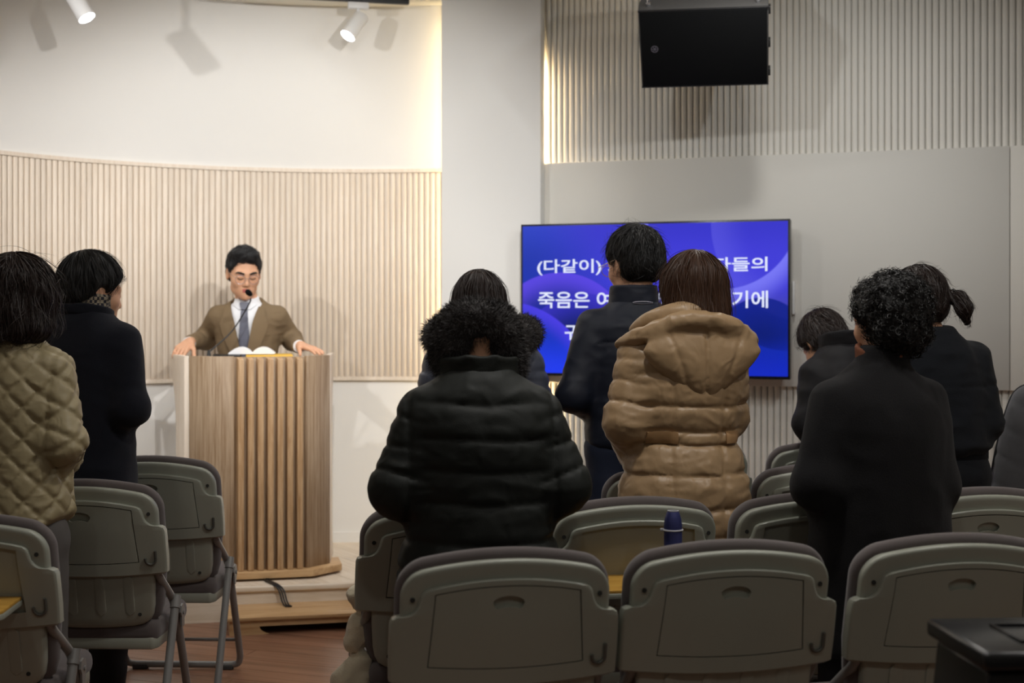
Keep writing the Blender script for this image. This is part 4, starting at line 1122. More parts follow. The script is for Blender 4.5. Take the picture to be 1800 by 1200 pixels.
def hair_mesh(name, f, lo, hi, h, hd, m, root, crown=(0, -0.055, 0.13), n=2500, steps=6, step=0.014, width=0.004, grav=0.4, lift=0.004, jit=0.15, disp=0.003, keep=None, extra=None, azf=16, fly=1.0, ears=False):
    cP = _v(hd.p(crown)); 
    def dp(V, N):
        q = hd.q(V) - _v(crown); az = np.arctan2(q[:, 0], q[:, 1]); rr_ = np.linalg.norm(q, axis=1)
        return disp * (vnoise(np.stack([az * azf, rr_ * 7, az * 0], 1), 1.0) + 0.6 * vnoise(np.stack([az * azf * 2.7, rr_ * 14, az * 0 + 5], 1), 1.0))
    me, V, Q = sdf_mesh(f, lo, hi, h, name, dp)
    bpy.data.meshes.remove(me)
    def df(p):
        d = p - cP; d = d / (np.linalg.norm(d, axis=1, keepdims=True) + 1e-6); d[:, 2] -= grav; return d
    P = sample(V, Q, n, keep)
    paths, Ns = comb(f, P, df, steps, step, lift, jit)
    if ears:      # strands leave the ears free
        qp = hd.q(paths.reshape(-1, 3)); qp = np.stack([np.abs(qp[:, 0]), qp[:, 1], qp[:, 2]], 1)
        ok = (ell(qp, (0.095, 0.002, -0.012), (0.036, 0.028, 0.040)).reshape(paths.shape[:2]) > 0).all(1)
        paths, Ns, P = paths[ok], Ns[ok], P[ok]
    tw = Ns + 1.1 * RNG.normal(size=(len(P), 1, 3)).astype(np.float32)      # strands stand at all angles
    parts = [(V, Q), ribbons(paths, width * (0.4 + 0.8 * RNG.random(len(P))), tw)]
    nf = n // 14                                                            # a few stray hairs
    P2 = sample(V, Q, nf, keep); pa, N2 = comb(f, P2, df, steps, step * 1.1, (lift * 3.0 + 0.006) * fly, jit * 1.8 + 0.2)
    parts.append(ribbons(pa, 0.0011 * np.ones(len(P2)), N2 + RNG.normal(size=(len(P2), 1, 3)).astype(np.float32)))
    if extra: parts += extra
    V2, Q2 = join_np(*parts)
    o = obj(name, mesh_np(name, V2, Q2), m, root); return o

def fur_mesh(name, f, lo, hi, h, m, root, n, length, width, droop=0.4, disp=0.004):
    me, V, Q = sdf_mesh(f, lo, hi, h, name, lambda V, N: disp * vnoise(V, 60) + disp * vnoise(V, 28)); bpy.data.meshes.remove(me)
    P = sample(V, Q, n); N = grad(f, P)
    d = N + 0.45 * RNG.normal(size=P.shape).astype(np.float32) + 0.5 * np.stack([vnoise(P, 30), vnoise(P + 9, 30), vnoise(P + 5, 30)], 1); d[:, 2] -= droop * 0.5
    d /= np.linalg.norm(d, axis=1, keepdims=True); L_ = length * (0.5 + RNG.random((len(P), 1)))
    path = np.stack([P - N * 0.004, P + d * L_ * 0.4, P + d * L_ * 0.75 + _v((0, 0, -droop * length * 0.2)), P + d * L_ + _v((0, 0, -droop * length * 0.45))], 1)
    V2, Q2 = join_np((V, Q), ribbons(path, width))
    return obj(name, mesh_np(name, V2, Q2), m, root)

def legs_f(hip, r=1.0, x=0.09):
    def f(P):
        d = ell(P, (0, 0, hip), (0.165 * r, 0.12 * r, 0.13))
        for s in (-1, 1):
            d = smin(d, cap(P, (s * x, 0, hip - 0.03), (s * x * 1.05, 0.01, hip * 0.52), 0.092 * r, 0.075 * r), 0.04)
            d = smin(d, cap(P, (s * x * 1.05, 0.01, hip * 0.52), (s * x * 1.1, -0.01, 0.07), 0.073 * r, 0.06 * r), 0.03)
        return smax(d - folds(P, 0.004, (8, 8, 18)), 0.045 - P[:, 2], 0.01)
    return f
def add_legs(root, hip, m, shoe, r=1.0, h=0.014):
    me, _, _ = sdf_mesh(legs_f(hip, r), (-0.26, -0.2, 0), (0.26, 0.2, hip + 0.2), h, 'trousers'); obj('trousers', me, m, root)
    for s in (-1, 1):
        f = lambda P: smax(smin(ell(P, (s * 0.10, 0.0, 0.045), (0.042, 0.072, 0.05)), ell(P, (s * 0.112, 0.065, 0.03), (0.043, 0.085, 0.036)), 0.03), -P[:, 2], 0.008)
        me, _, _ = sdf_mesh(f, (s * 0.10 - 0.08, -0.13, -0.01), (s * 0.10 + 0.08, 0.22, 0.12), 0.011, 'shoe'); obj('shoe', me, shoe, root)

def coat(name, root, rows, arms_ch, m, h=0.008, seams=None, amp=0.0, arm_seams=None, arm_amp=0.0, fold=0.004, ffreq=(9, 9, 20), extra=None, e=2.3, k=0.035, post=None, disp=None, rnd=0.02):
    T = dense(rows); A = np.array([p for ch in arms_ch for p, _ in ch])
    lo = np.minimum(A.min(0), (-0.26, -0.24, rows_min(rows))) - 0.11; hi = np.maximum(A.max(0), (0.26, 0.26, rows_max(rows))) + 0.11
    def f(P):
        d = torso(P, T, e, rnd)
        if seams is not None: d = d - puff(P[:, 2] + 0.006 * vnoise(P, 9), seams, amp)
        for i, ch in enumerate(arms_ch):
            da, s = chain(P, ch)
            if arm_seams is not None: da = da - puff(s + 0.03 * vnoise(P, 12), arm_seams, arm_amp)
            kk = k
            d = smin(d, da, kk)
        if extra is not None: d = extra(P, d)
        if fold: d = d - folds(P, fold, ffreq)
        return d
    me, V, Q = sdf_mesh(f, lo, hi, h, name, disp)
    o = obj(name, me, m, root); o_f[name + root.name] = f
    return o, f
o_f = {}
rows_min = lambda r: min(x[0] for x in r); rows_max = lambda r: max(x[0] for x in r)

def collar(name, root, c, a, b, z0, z1, t, m, tilt=0.0, flare=0.0, h=0.006, gap=None, disp=0.002):
    """standing ring; c centre (x, y); tilt lowers the front; flare opens the top"""
    def f(P):
        z = P[:, 2] - tilt * (P[:, 1] - c[1]); u = np.clip((z - z0) / (z1 - z0), 0, 1); A = a * (1 + flare * u); B_ = b * (1 + flare * u)
        x = (P[:, 0] - c[0]) / A; y = (P[:, 1] - c[1]) / B_
        k = (np.sqrt(x * x + y * y) - 1) * min(a, b)
        d = smax(np.abs(k) - t, np.maximum(z0 - z, z - z1), t * 0.9)
        if gap: d = smax(d, gap - np.hypot(P[:, 0] - c[0], P[:, 1] - c[1] - b * 1.1), 0.01)
        return d - disp * ridge(P, (16, 16, 40))
    zz = abs(tilt) * b * 1.5
    me, _, _ = sdf_mesh(f, (c[0] - a * 1.4 - 0.04, c[1] - b * 1.4 - 0.04, z0 - zz - 0.03), (c[0] + a * 1.4 + 0.04, c[1] + b * 1.4 + 0.04, z1 + zz + 0.03), h, name)
    return obj(name, me, m, root)

def person(px, Z, yaw, label, z0=0.0, Z2=None):
    Z2 = Z2 or Z
    r = empty('person', ((px - 900) / F * Z2, Z2, z0), R(yaw)); tag(r, label, 'person'); k_ = Z2 / Z; r.scale = (k_, k_, 1); return r

def short_hair_f(hd, thick=0.011, nape=-0.062, front=0.016):
    def f(P):
        q = hd.q(P); S = np.stack([np.abs(q[:, 0]), q[:, 1], q[:, 2]], 1)
        d = ell(q, (0, -0.016, 0.038), (0.077 + thick, 0.098 + thick, 0.090 + thick * 1.3))
        d = smin(d, ell(q, (0, -0.045, -0.02), (0.066 + thick * 0.5, 0.062 + thick * 0.5, 0.055)), 0.03)
        d = smax(d, 0.8 * q[:, 1] - 0.6 * q[:, 2] - front, 0.012)
        d = smax(d, nape - q[:, 2], 0.02)
        d = smax(d, -ell(S, (0.098, 0.006, -0.014), (0.036, 0.026, 0.038)), 0.008)
        return d
    return f

BLACK_SHOE = mat('black_shoe', (0.012, 0.011, 0.011), 0.4); DARK_TR = mat('dark_trousers', (0.012, 0.012, 0.014), 0.85, 0.3, 500); 
GREY_TR = mat('grey_trousers', (0.10, 0.09, 0.085), 0.85, 0.3, 500)

# ---- person in the tan belted puffer coat
M['tan_puffer'] = mat('tan_puffer', srgb(168, 139, 104), 0.40, 0.2, 90, 0.04, 14, spec=0.5, dist=0.003, crease=0.55, cscale=22, stretch=(1, 1, 0.7), cdist=0.008)
M['tan_trim'] = mat('tan_trim', srgb(160, 124, 84), 0.5, 0.2, 60)
def tan_person():
    r = person(1203, 4.45, 12, 'person with bobbed brown hair in a belted tan hooded puffer coat', Z2=4.63)
    hd = Head((0.035, 0.03, 1.478), 8, -10, 0, 0.97)
    arms = [((-0.185, -0.02, 1.06), (-0.10, 0.17, 0.95)), ((0.150, 0.03, 1.06), (0.04, 0.21, 0.97))]
    me, _, _ = body_mesh(1.6, hd, (0, 0.0, 1.33), 1.30, 0.16, 0.82, arms, h=0.010, torso_s=0.9); obj('body', me, M['skin'], r)
    add_legs(r, 0.72, DARK_TR, BLACK_SHOE, 0.85)
    rows = [(0.60, 0.20, 0.15), (0.70, 0.198, 0.152), (0.84, 0.19, 0.15), (0.93, 0.172, 0.135), (1.015, 0.148, 0.115), (1.10, 0.160, 0.128), (1.20, 0.172, 0.13), (1.27, 0.168, 0.12), (1.315, 0.135, 0.10), (1.345, 0.095, 0.085), (1.375, 0.07, 0.065)]
    ch = [[((-0.145, 0.0, 1.285), 0.058), ((-0.195, -0.025, 1.065), 0.062), ((-0.115, 0.15, 0.935), 0.045)], [((0.140, 0.0, 1.285), 0.056), ((0.150, 0.03, 1.065), 0.058), ((0.05, 0.20, 0.96), 0.045)]]
    seams = [0.5, 0.60, 0.70, 0.79, 0.895, 0.995, 1.035, 1.115, 1.215, 1.30, 1.40]
    def ex(P, d):
        x = P[:, 0]; bk = np.clip(-P[:, 1] / 0.05, 0, 1)
        for xs in (-0.082, 0.085): d = d + 0.007 * np.exp(-((x - xs - 0.02 * (P[:, 2] - 1.0)) / 0.010) ** 2) * bk
        return d
    o, f = coat('puffer_coat', r, rows, ch, M['tan_puffer'], 0.0065, seams, 0.011, [-0.2, 0.16, 0.46, 0.76, 1.05, 1.4, 1.72, 2.2], 0.009, 0.0045, (11, 11, 24), ex)
    obj('belt', drape('belt', f, [(1.000, -0.150, -0.060), (1.015, -0.151, -0.060), (1.034, -0.150, -0.060)], 0.002, 0.004, 8, -1), M['tan_trim'], r)
    obj('belt', drape('belt', f, [(0.998, 0.098, 0.150), (1.015, 0.098, 0.151), (1.032, 0.098, 0.150)], 0.002, 0.004, 8, -1), M['tan_trim'], r)
    # hood lying on the back, with a rolled rim
    RIM = smooth_pts([((-0.205, 0.02, 1.308), 0.014), ((-0.15, -0.075, 1.345), 0.021), ((-0.05, -0.135, 1.388), 0.022), ((0.07, -0.14, 1.380), 0.022), ((0.17, -0.085, 1.338), 0.023), ((0.215, 0.0, 1.292), 0.020)])
    COL_ = smooth_pts([((-0.145, 0.05, 1.355), 0.018), ((-0.10, -0.03, 1.392), 0.026), ((0.0, -0.075, 1.418), 0.028), ((0.09, -0.03, 1.392), 0.026), ((0.12, 0.05, 1.36), 0.02)])
    def hf(P):
        q = P - _v((0.02, -0.110, 1.258))
        w_ = np.clip(1.0 + q[:, 2] / 0.22, 0.35, 1.15)
        d = ell(q / np.stack([w_, np.ones_like(w_), np.ones_like(w_)], 1), (0, 0, 0), (0.170, 0.055, 0.128))
        d = d * 0.8 + 0.006 * np.exp(-((q[:, 0] - 0.0) / 0.007) ** 2) * (q[:, 1] < 0) + 0.004 * np.exp(-((q[:, 0] + 0.085 + 0.35 * q[:, 2]) / 0.007) ** 2) * (q[:, 1] < 0) + 0.004 * np.exp(-((q[:, 0] - 0.085 - 0.35 * q[:, 2]) / 0.007) ** 2) * (q[:, 1] < 0)
        rim, s = chain(P, RIM, 0.02)
        d = smin(d, rim - 0.003 * ridge(P, (26, 26, 50)), 0.022)
        co, s = chain(P, COL_, 0.02)
        d = smin(d, co, 0.02)
        return d - folds(P, 0.0022, (10, 10, 20))
    me, _, _ = sdf_mesh(hf, (-0.28, -0.26, 1.08), (0.28, 0.12, 1.47), 0.0055, 'hood'); obj('hood', me, M['tan_puffer'], r)
    # bobbed hair
    def bf(P):
        q = hd.q(P); 
        d = ell(q, (0, -0.02, 0.036), (0.096, 0.113, 0.106))
        sk = torso(q, bf.T, 2.2, 0.015)
        d = smin(d, sk, 0.03)
        return smax(d, q[:, 1] * 0.9 - q[:, 2] * 0.35 - 0.045, 0.02)
    bf.T = dense([(-0.125, 0.082, 0.082, -0.045), (-0.09, 0.097, 0.092, -0.036), (-0.04, 0.104, 0.10, -0.028), (0.02, 0.102, 0.105, -0.02), (0.06, 0.09, 0.10, -0.02)])
    hair_mesh('hair', bf, hd.c - 0.2, hd.c + 0.2, 0.006, hd, M['hair_auburn'], r, n=7500, steps=8, step=0.017, width=0.0028, grav=0.9, lift=0.004, jit=0.10, disp=0.0035, azf=13)
tan_person()

# ---- person in the black-green puffer coat and fur hat
M['black_puffer'] = mat('black_puffer', (0.0085, 0.0105, 0.0085), 0.6, 0.3, 500, 0.08, 20, spec=0.3, crease=0.4, cscale=14)
def hat_person():
    r = person(843, 3.6, 9, 'person in a black puffer coat and dark brown fur hat', Z2=3.705)
    hd = Head((0.0, 0.055, 1.322), 0, -18, 0, 0.95)
    arms = [((-0.195, -0.02, 0.96), (-0.09, 0.20, 0.93)), ((0.195, -0.02, 0.96), (0.09, 0.20, 0.93))]
    me, _, _ = body_mesh(1.52, hd, (0, 0.0, 1.23), 1.19, 0.15, 0.75, arms, h=0.010); obj('body', me, M['skin'], r)
    add_legs(r, 0.70, DARK_TR, BLACK_SHOE, 0.95)
    rows = [(0.66, 0.200, 0.155), (0.75, 0.196, 0.155), (0.85, 0.178, 0.148), (0.97, 0.170, 0.140), (1.08, 0.174, 0.138), (1.15, 0.170, 0.125), (1.20, 0.145, 0.108), (1.235, 0.110, 0.09), (1.258, 0.085, 0.075)]
    ch = [[((-0.140, -0.005, 1.150), 0.060), ((-0.200, -0.03, 0.965), 0.066), ((-0.10, 0.19, 0.925), 0.052)], [((0.140, -0.005, 1.150), 0.060), ((0.200, -0.03, 0.965), 0.066), ((0.10, 0.19, 0.925), 0.052)]]
    seams = [0.58, 0.665, 0.75, 0.832, 0.932, 1.013, 1.095, 1.18, 1.30]
    def ex(P, d):
        for xs in (-0.185, 0.178): d = d + 0.006 * np.exp(-((P[:, 0] - xs) / 0.008) ** 2) * (P[:, 1] < 0) * (P[:, 2] > 0.88)
        return d
    o, f = coat('puffer_coat', r, rows, ch, M['black_puffer'], 0.007, seams, 0.009, [-0.3, 0.12, 0.5, 0.86, 1.15, 1.5, 1.8, 2.2], 0.009, 0.0035, (10, 10, 22), ex)
    collar('collar', r, (0.0, 0.012), 0.088, 0.078, 1.232, 1.292, 0.010, M['black_puffer'], -0.15, 0.05, 0.006, None, 0.003)
    def hf(P):
        q = hd.q(P)
        d = ell(q, (0, -0.015, 0.062), (0.110, 0.122, 0.060))
        d = smin(d, ell(q, (-0.088, 0.0, -0.015), (0.036, 0.065, 0.075)), 0.03)
        d = smin(d, ell(q, (0.092, 0.0, -0.028), (0.036, 0.065, 0.085)), 0.03)
        d = smin(d, ell(q, (0, -0.085, 0.030), (0.092, 0.040, 0.034)), 0.03)
        for s_ in (-1, 1): d = smin(d, ell(q, (s_ * 0.060, -0.062, 0.0), (0.042, 0.04, 0.05)), 0.03)
        return d
    fur_mesh('fur_hat', hf, hd.c - 0.21, hd.c + 0.21, 0.007, M['fur'], r, 20000, 0.014, 0.0012, 0.3, 0.004)
hat_person()

# ---- curly haired person in the long black knit coat
M['black_knit'] = mat('black_knit', (0.0075, 0.007, 0.0078), 0.95, 0.6, 420, 0.08, 30, spec=0.15, sheen=0.06)
def curly_person():
    r = person(1545, 3.8, 14, 'person with short curly black hair in a long black knit coat', Z2=3.93)
    hd = Head((0.038, 0.03, 1.385), 12, -8, 0, 0.94)
    arms = [((-0.19, -0.02, 0.95), (-0.09, 0.19, 0.92)), ((0.17, -0.01, 0.94), (0.07, 0.2, 0.93))]
    me, _, _ = body_mesh(1.52, hd, (0.01, 0.0, 1.26), 1.22, 0.15, 0.78, arms, h=0.009, fine=True); obj('body', me, M['skin'], r)
    add_legs(r, 0.66, DARK_TR, BLACK_SHOE, 0.9)
    rows = [(0.49, 0.205, 0.155), (0.60, 0.200, 0.152), (0.80, 0.190, 0.145), (0.95, 0.180, 0.138), (1.08, 0.174, 0.13), (1.16, 0.166, 0.118), (1.205, 0.145, 0.10), (1.235, 0.115, 0.085), (1.262, 0.085, 0.072), (1.29, 0.068, 0.064, 0, 0.01), (1.325, 0.063, 0.06, 0.004, 0.012)]
    ch = [[((-0.135, 0.0, 1.170), 0.056), ((-0.192, -0.03, 0.95), 0.066), ((-0.10, 0.17, 0.90), 0.058)], [((0.135, 0.0, 1.170), 0.056), ((0.158, -0.02, 0.94), 0.060), ((0.07, 0.18, 0.92), 0.055)]]
    coat('knit_coat', r, rows, ch, M['black_knit'], 0.008, None, 0, None, 0, 0.0045, (9, 9, 5))
    collar('scarf_collar', r, (0.012, 0.006), 0.062, 0.062, 1.27, 1.315, 0.006, mat('rust_knit', (0.16, 0.05, 0.02), 0.9), 0.25, 0.03)
    def cf(P):
        q = hd.q(P); S = np.stack([np.abs(q[:, 0]), q[:, 1], q[:, 2]], 1)
        d = ell(q, (0, -0.03, 0.045), (0.106, 0.108, 0.098))
        d = smin(d, ell(q, (0, -0.055, -0.035), (0.090, 0.068, 0.07)), 0.04)
        d = smax(d, 0.85 * q[:, 1] - 0.5 * q[:, 2] - 0.022, 0.015)
        return smax(d, -ell(S, (0.098, 0.014, -0.022), (0.030, 0.026, 0.036)), 0.008)
    me, V, Q = sdf_mesh(cf, hd.c - 0.2, hd.c + 0.2, 0.006, 'x', lambda V, N: 0.006 * vnoise(V, 45) + 0.005 * vnoise(V, 85)); bpy.data.meshes.remove(me)
    n = 2600; P = sample(V, Q, n); N = grad(cf, P); t = np.linspace(0, 1, 11)[None, :, None]
    U = np.cross(N, RNG.normal(size=N.shape)); U /= np.linalg.norm(U, axis=1, keepdims=True); W_ = np.cross(N, U)
    ph = RNG.random((n, 1, 1)) * 6.28; turns = 6.28 * (1.3 + 0.9 * RNG.random((n, 1, 1))); rad = 0.004 + 0.005 * RNG.random((n, 1, 1))
    L_ = 0.010 + 0.016 * RNG.random((n, 1, 1)); lie = (RNG.random((n, 1, 1)) - 0.3) * 0.008
    path = P[:, None] - N[:, None] * 0.005 + N[:, None] * L_ * t + U[:, None] * (rad * np.cos(ph + turns * t) + lie * t) + W_[:, None] * rad * np.sin(ph + turns * t)
    V2, Q2 = join_np((V, Q), ribbons(path.astype(np.float32), 0.0028 * np.ones(n)))
    obj('hair', mesh_np('hair', V2, Q2), M['hair_black'], r)
curly_person()

# ---- tall man in the navy jacket
M['navy_jacket'] = mat('navy_jacket', (0.010, 0.0135, 0.026), 0.55, 0.3, 600, 0.08, 12, spec=0.35, crease=0.5, cscale=9)
M['navy_trousers'] = mat('navy_trousers', (0.011, 0.018, 0.044), 0.75, 0.4, 500, 0.1, 12, crease=0.5, cscale=9)
def navy_man():
    r = person(1115, 5.2, 10, 'tall man with short black hair in a navy jacket before the television', Z2=5.4)
    hd = Head((0.008, 0.035, 1.592), 24, -12, 0, 1.06)
    arms = [((-0.235, -0.05, 1.09), (-0.11, 0.2, 1.03)), ((0.225, -0.03, 1.09), (0.1, 0.2, 1.03))]
    me, _, _ = body_mesh(1.75, hd, (0, 0.0, 1.44), 1.40, 0.18, 0.90, arms, h=0.008, fine=True); obj('body', me, M['skin'], r)
    add_legs(r, 0.92, M['navy_trousers'], BLACK_SHOE, 1.0, 0.012)
    rows = [(0.90, 0.172, 0.125), (0.94, 0.178, 0.13), (1.05, 0.174, 0.128), (1.20, 0.180, 0.13), (1.31, 0.184, 0.122), (1.37, 0.172, 0.108), (1.405, 0.142, 0.09), (1.43, 0.11, 0.078), (1.455, 0.083, 0.070)]
    ch = [[((-0.160, 0.0, 1.365), 0.056), ((-0.240, -0.055, 1.10), 0.056), ((-0.12, 0.17, 1.03), 0.044)], [((0.160, 0.0, 1.365), 0.056), ((0.23, -0.04, 1.10), 0.056), ((0.1, 0.18, 1.03), 0.044)]]
    def ex(P, d):
        bk = (P[:, 1] < 0.02)
        return d + 0.004 * np.exp(-((P[:, 2] - 1.305 + 0.35 * P[:, 0] ** 2) / 0.005) ** 2) * bk * (np.abs(P[:, 0]) < 0.16)
    o, f = coat('jacket', r, rows, ch, M['navy_jacket'], 0.007, None, 0, None, 0, 0.006, (9, 9, 13), ex)
    collar('collar', r, (0.0, 0.008), 0.086, 0.076, 1.440, 1.512, 0.006, M['navy_jacket'], -0.05, -0.06)
    lp = [Vector((0.012 + 0.030 * math.cos(a) * 1.25, 0, 0.0045 * math.sin(a))) for a in [2 * math.pi * i / 20 for i in range(21)]]
    xs = [(p.x, 1.448 + p.z) for p in lp]
    y = np.full(21, -0.3, np.float32); X_ = np.array([p[0] for p in xs], np.float32); Z_ = np.array([p[1] for p in xs], np.float32)
    for _ in range(40): y = y + np.clip(f(np.stack([X_, y, Z_], 1)), -0.02, 0.03) * 0.7
    obj('hanger_loop', tube_me('hanger_loop', [Vector((a, b - 0.003, c)) for a, b, c in zip(X_.tolist(), y.tolist(), Z_.tolist())], 0.0016, 6), M['badge'], r)
    hair_mesh('hair', short_hair_f(hd, 0.013, -0.075), hd.c - 0.2, hd.c + 0.2, 0.006, hd, M['hair_black'], r, crown=(0.005, -0.06, 0.125), n=7000, steps=5, step=0.012, width=0.0024, grav=0.25, lift=0.007, jit=0.3, disp=0.003, ears=True)
    for s in (-1, 1):
        gl = [hd.p((s * 0.083, -0.005, 0.018)), hd.p((s * 0.082, 0.03, 0.017)), hd.p((s * 0.076, 0.105, 0.014))]
        g = obj('glasses', tube_me('glasses', [Vector(p.tolist()) for p in gl], 0.0016, 6), M['chrome'], r)
    rim = [Vector(hd.p((sx * 0.034 + 0.026 * math.cos(a), 0.108, 0.002 + 0.02 * math.sin(a))).tolist()) for sx in (-1,) for a in [2 * math.pi * i / 18 for i in range(19)]]
    obj('glasses_rim', tube_me('glasses_rim', rim, 0.0013, 6), M['chrome'], r)
    rim = [Vector(hd.p((0.034 + 0.026 * math.cos(a), 0.108, 0.002 + 0.02 * math.sin(a))).tolist()) for a in [2 * math.pi * i / 18 for i in range(19)]]
    obj('glasses_rim', tube_me('glasses_rim', rim, 0.0013, 6), M['chrome'], r)
navy_man()

# ---- person in slate puffer with fur hood
M['slate_puffer'] = mat('slate_puffer', (0.062, 0.07, 0.098), 0.45, 0.25, 80, 0.06, 14, spec=0.5, crease=0.4, cscale=20)
def slate_person():
    r = person(850, 5.1, 8, 'person with long dark hair in a slate puffer with a fur trimmed hood', Z2=5.29)
    hd = Head((-0.012, 0.05, 1.435), 0, -14, 0, 0.97)
    arms = [((-0.2, -0.02, 1.03), (-0.1, 0.2, 1.0)), ((0.2, -0.02, 1.03), (0.1, 0.2, 1.0))]
    me, _, _ = body_mesh(1.58, hd, (0, 0.0, 1.30), 1.27, 0.15, 0.8, arms, h=0.011); obj('body', me, M['skin'], r)
    add_legs(r, 0.72, DARK_TR, BLACK_SHOE, 0.9)
    rows = [(0.62, 0.195, 0.145), (0.8, 0.19, 0.145), (1.0, 0.175, 0.135), (1.12, 0.178, 0.135), (1.20, 0.172, 0.125), (1.255, 0.15, 0.105), (1.29, 0.115, 0.09), (1.32, 0.08, 0.07)]
    ch = [[((-0.15, 0.0, 1.22), 0.058), ((-0.195, -0.02, 1.02), 0.06), ((-0.1, 0.18, 0.99), 0.048)], [((0.15, 0.0, 1.22), 0.058), ((0.195, -0.02, 1.02), 0.06), ((0.1, 0.18, 0.99), 0.048)]]
    coat('puffer_coat', r, rows, ch, M['slate_puffer'], 0.009, [0.54, 0.62, 0.70, 0.78, 0.86, 0.94, 1.02, 1.09, 1.16, 1.23, 1.34], 0.011, [-0.2, 0.2, 0.5, 0.8, 1.1, 1.5, 2.2], 0.010, 0.004, (12, 12, 24))
    def hf(P):
        d, s = chain(P, [((-0.135, 0.10, 1.31), 0.045), ((-0.155, 0.0, 1.325), 0.052), ((-0.10, -0.11, 1.31), 0.055), ((0.0, -0.15, 1.29), 0.055), ((0.10, -0.11, 1.315), 0.055), ((0.150, 0.0, 1.335), 0.052), ((0.13, 0.10, 1.32), 0.045)], 0.05)
        return d
    fur_mesh('fur_trim', hf, (-0.28, -0.27, 1.16), (0.28, 0.22, 1.46), 0.008, M['fur'], r, 14000, 0.016, 0.0014, 0.2, 0.004)
    def bf(P):
        q = hd.q(P); d = ell(q, (0, -0.022, 0.036), (0.092, 0.110, 0.102)); d = smin(d, torso(q, bf.T, 2.2, 0.02), 0.03)
        return smax(d, q[:, 1] * 0.9 - q[:, 2] * 0.35 - 0.04, 0.02)
    bf.T = dense([(-0.2, 0.085, 0.05, -0.075), (-0.1, 0.096, 0.07, -0.055), (-0.02, 0.098, 0.1, -0.03), (0.05, 0.085, 0.095, -0.02)])
    hair_mesh('hair', bf, hd.c - 0.28, hd.c + 0.2, 0.007, hd, M['hair_brown'], r, crown=(0.0, -0.03, 0.14), n=5000, steps=9, step=0.018, width=0.0026, grav=0.8, lift=0.004, jit=0.1, disp=0.003, azf=14)
slate_person()

# ---- person with ponytail in dark sweatshirt
M['dark_sweat'] = mat('dark_sweat', (0.0065, 0.008, 0.0115), 0.9, 0.5, 500, 0.06, 20, spec=0.2, sheen=0.05, crease=0.35, cscale=8)
def pony_person():
    r = person(1640, 4.65, 8, 'person with a short ponytail in a dark navy sweatshirt', Z2=4.85)
    hd = Head((-0.035, 0.04, 1.435), 10, -12, 0, 0.98)
    arms = [((-0.18, -0.01, 1.03), (-0.08, 0.2, 1.0)), ((0.18, -0.01, 1.03), (0.08, 0.2, 1.0))]
    me, _, _ = body_mesh(1.6, hd, (-0.015, 0.0, 1.32), 1.29, 0.15, 0.85, arms, h=0.010, fine=True); obj('body', me, M['skin'], r)
    add_legs(r, 0.88, M['dark_sweat'], BLACK_SHOE, 1.06)
    rows = [(0.93, 0.165, 0.125), (0.945, 0.172, 0.132), (0.965, 0.182, 0.14), (1.02, 0.178, 0.138), (1.12, 0.172, 0.13), (1.22, 0.166, 0.12), (1.28, 0.140, 0.105), (1.315, 0.105, 0.088), (1.345, 0.075, 0.068), (1.365, 0.064, 0.06)]
    ch = [[((-0.14, 0.0, 1.255), 0.056), ((-0.172, -0.02, 1.04), 0.06), ((-0.08, 0.18, 1.0), 0.045)], [((0.14, 0.0, 1.255), 0.056), ((0.165, -0.02, 1.04), 0.06), ((0.1, 0.15, 0.985), 0.045)]]
    def ex(P, d): return d + 0.004 * np.exp(-((P[:, 2] - 1.165) / 0.006) ** 2) * (P[:, 1] < 0.03)
    coat('sweatshirt', r, rows, ch, M['dark_sweat'], 0.008, None, 0, None, 0, 0.0065, (9, 9, 16), ex)
    f0 = short_hair_f(hd, 0.010, -0.085)
    tail = [((0.065, -0.08, 0.02), 0.014), ((0.088, -0.105, 0.005), 0.020), ((0.100, -0.11, -0.03), 0.023), ((0.106, -0.105, -0.075), 0.008)]
    tl = [(hd.p(p), rr_) for p, rr_ in tail]
    def hf(P):
        return smin(f0(P), chain(P, tl, 0.02)[0], 0.012)
    hair_mesh('hair', hf, hd.c - 0.24, hd.c + 0.24, 0.006, hd, M['hair_brown'], r, crown=(0, 0.05, 0.13), n=5500, steps=6, step=0.014, width=0.003, grav=0.4, lift=0.004, jit=0.18, disp=0.0025)
    obj('hair_tie', tube_me('hair_tie', [Vector((hd.p((0.083, -0.088, 0.018)) + _v((0.0, 0.018 * math.cos(a), 0.018 * math.sin(a)))).tolist()) for a in [2 * math.pi * i / 14 for i in range(15)]], 0.005, 8), M['black_plastic'], r)
pony_person()

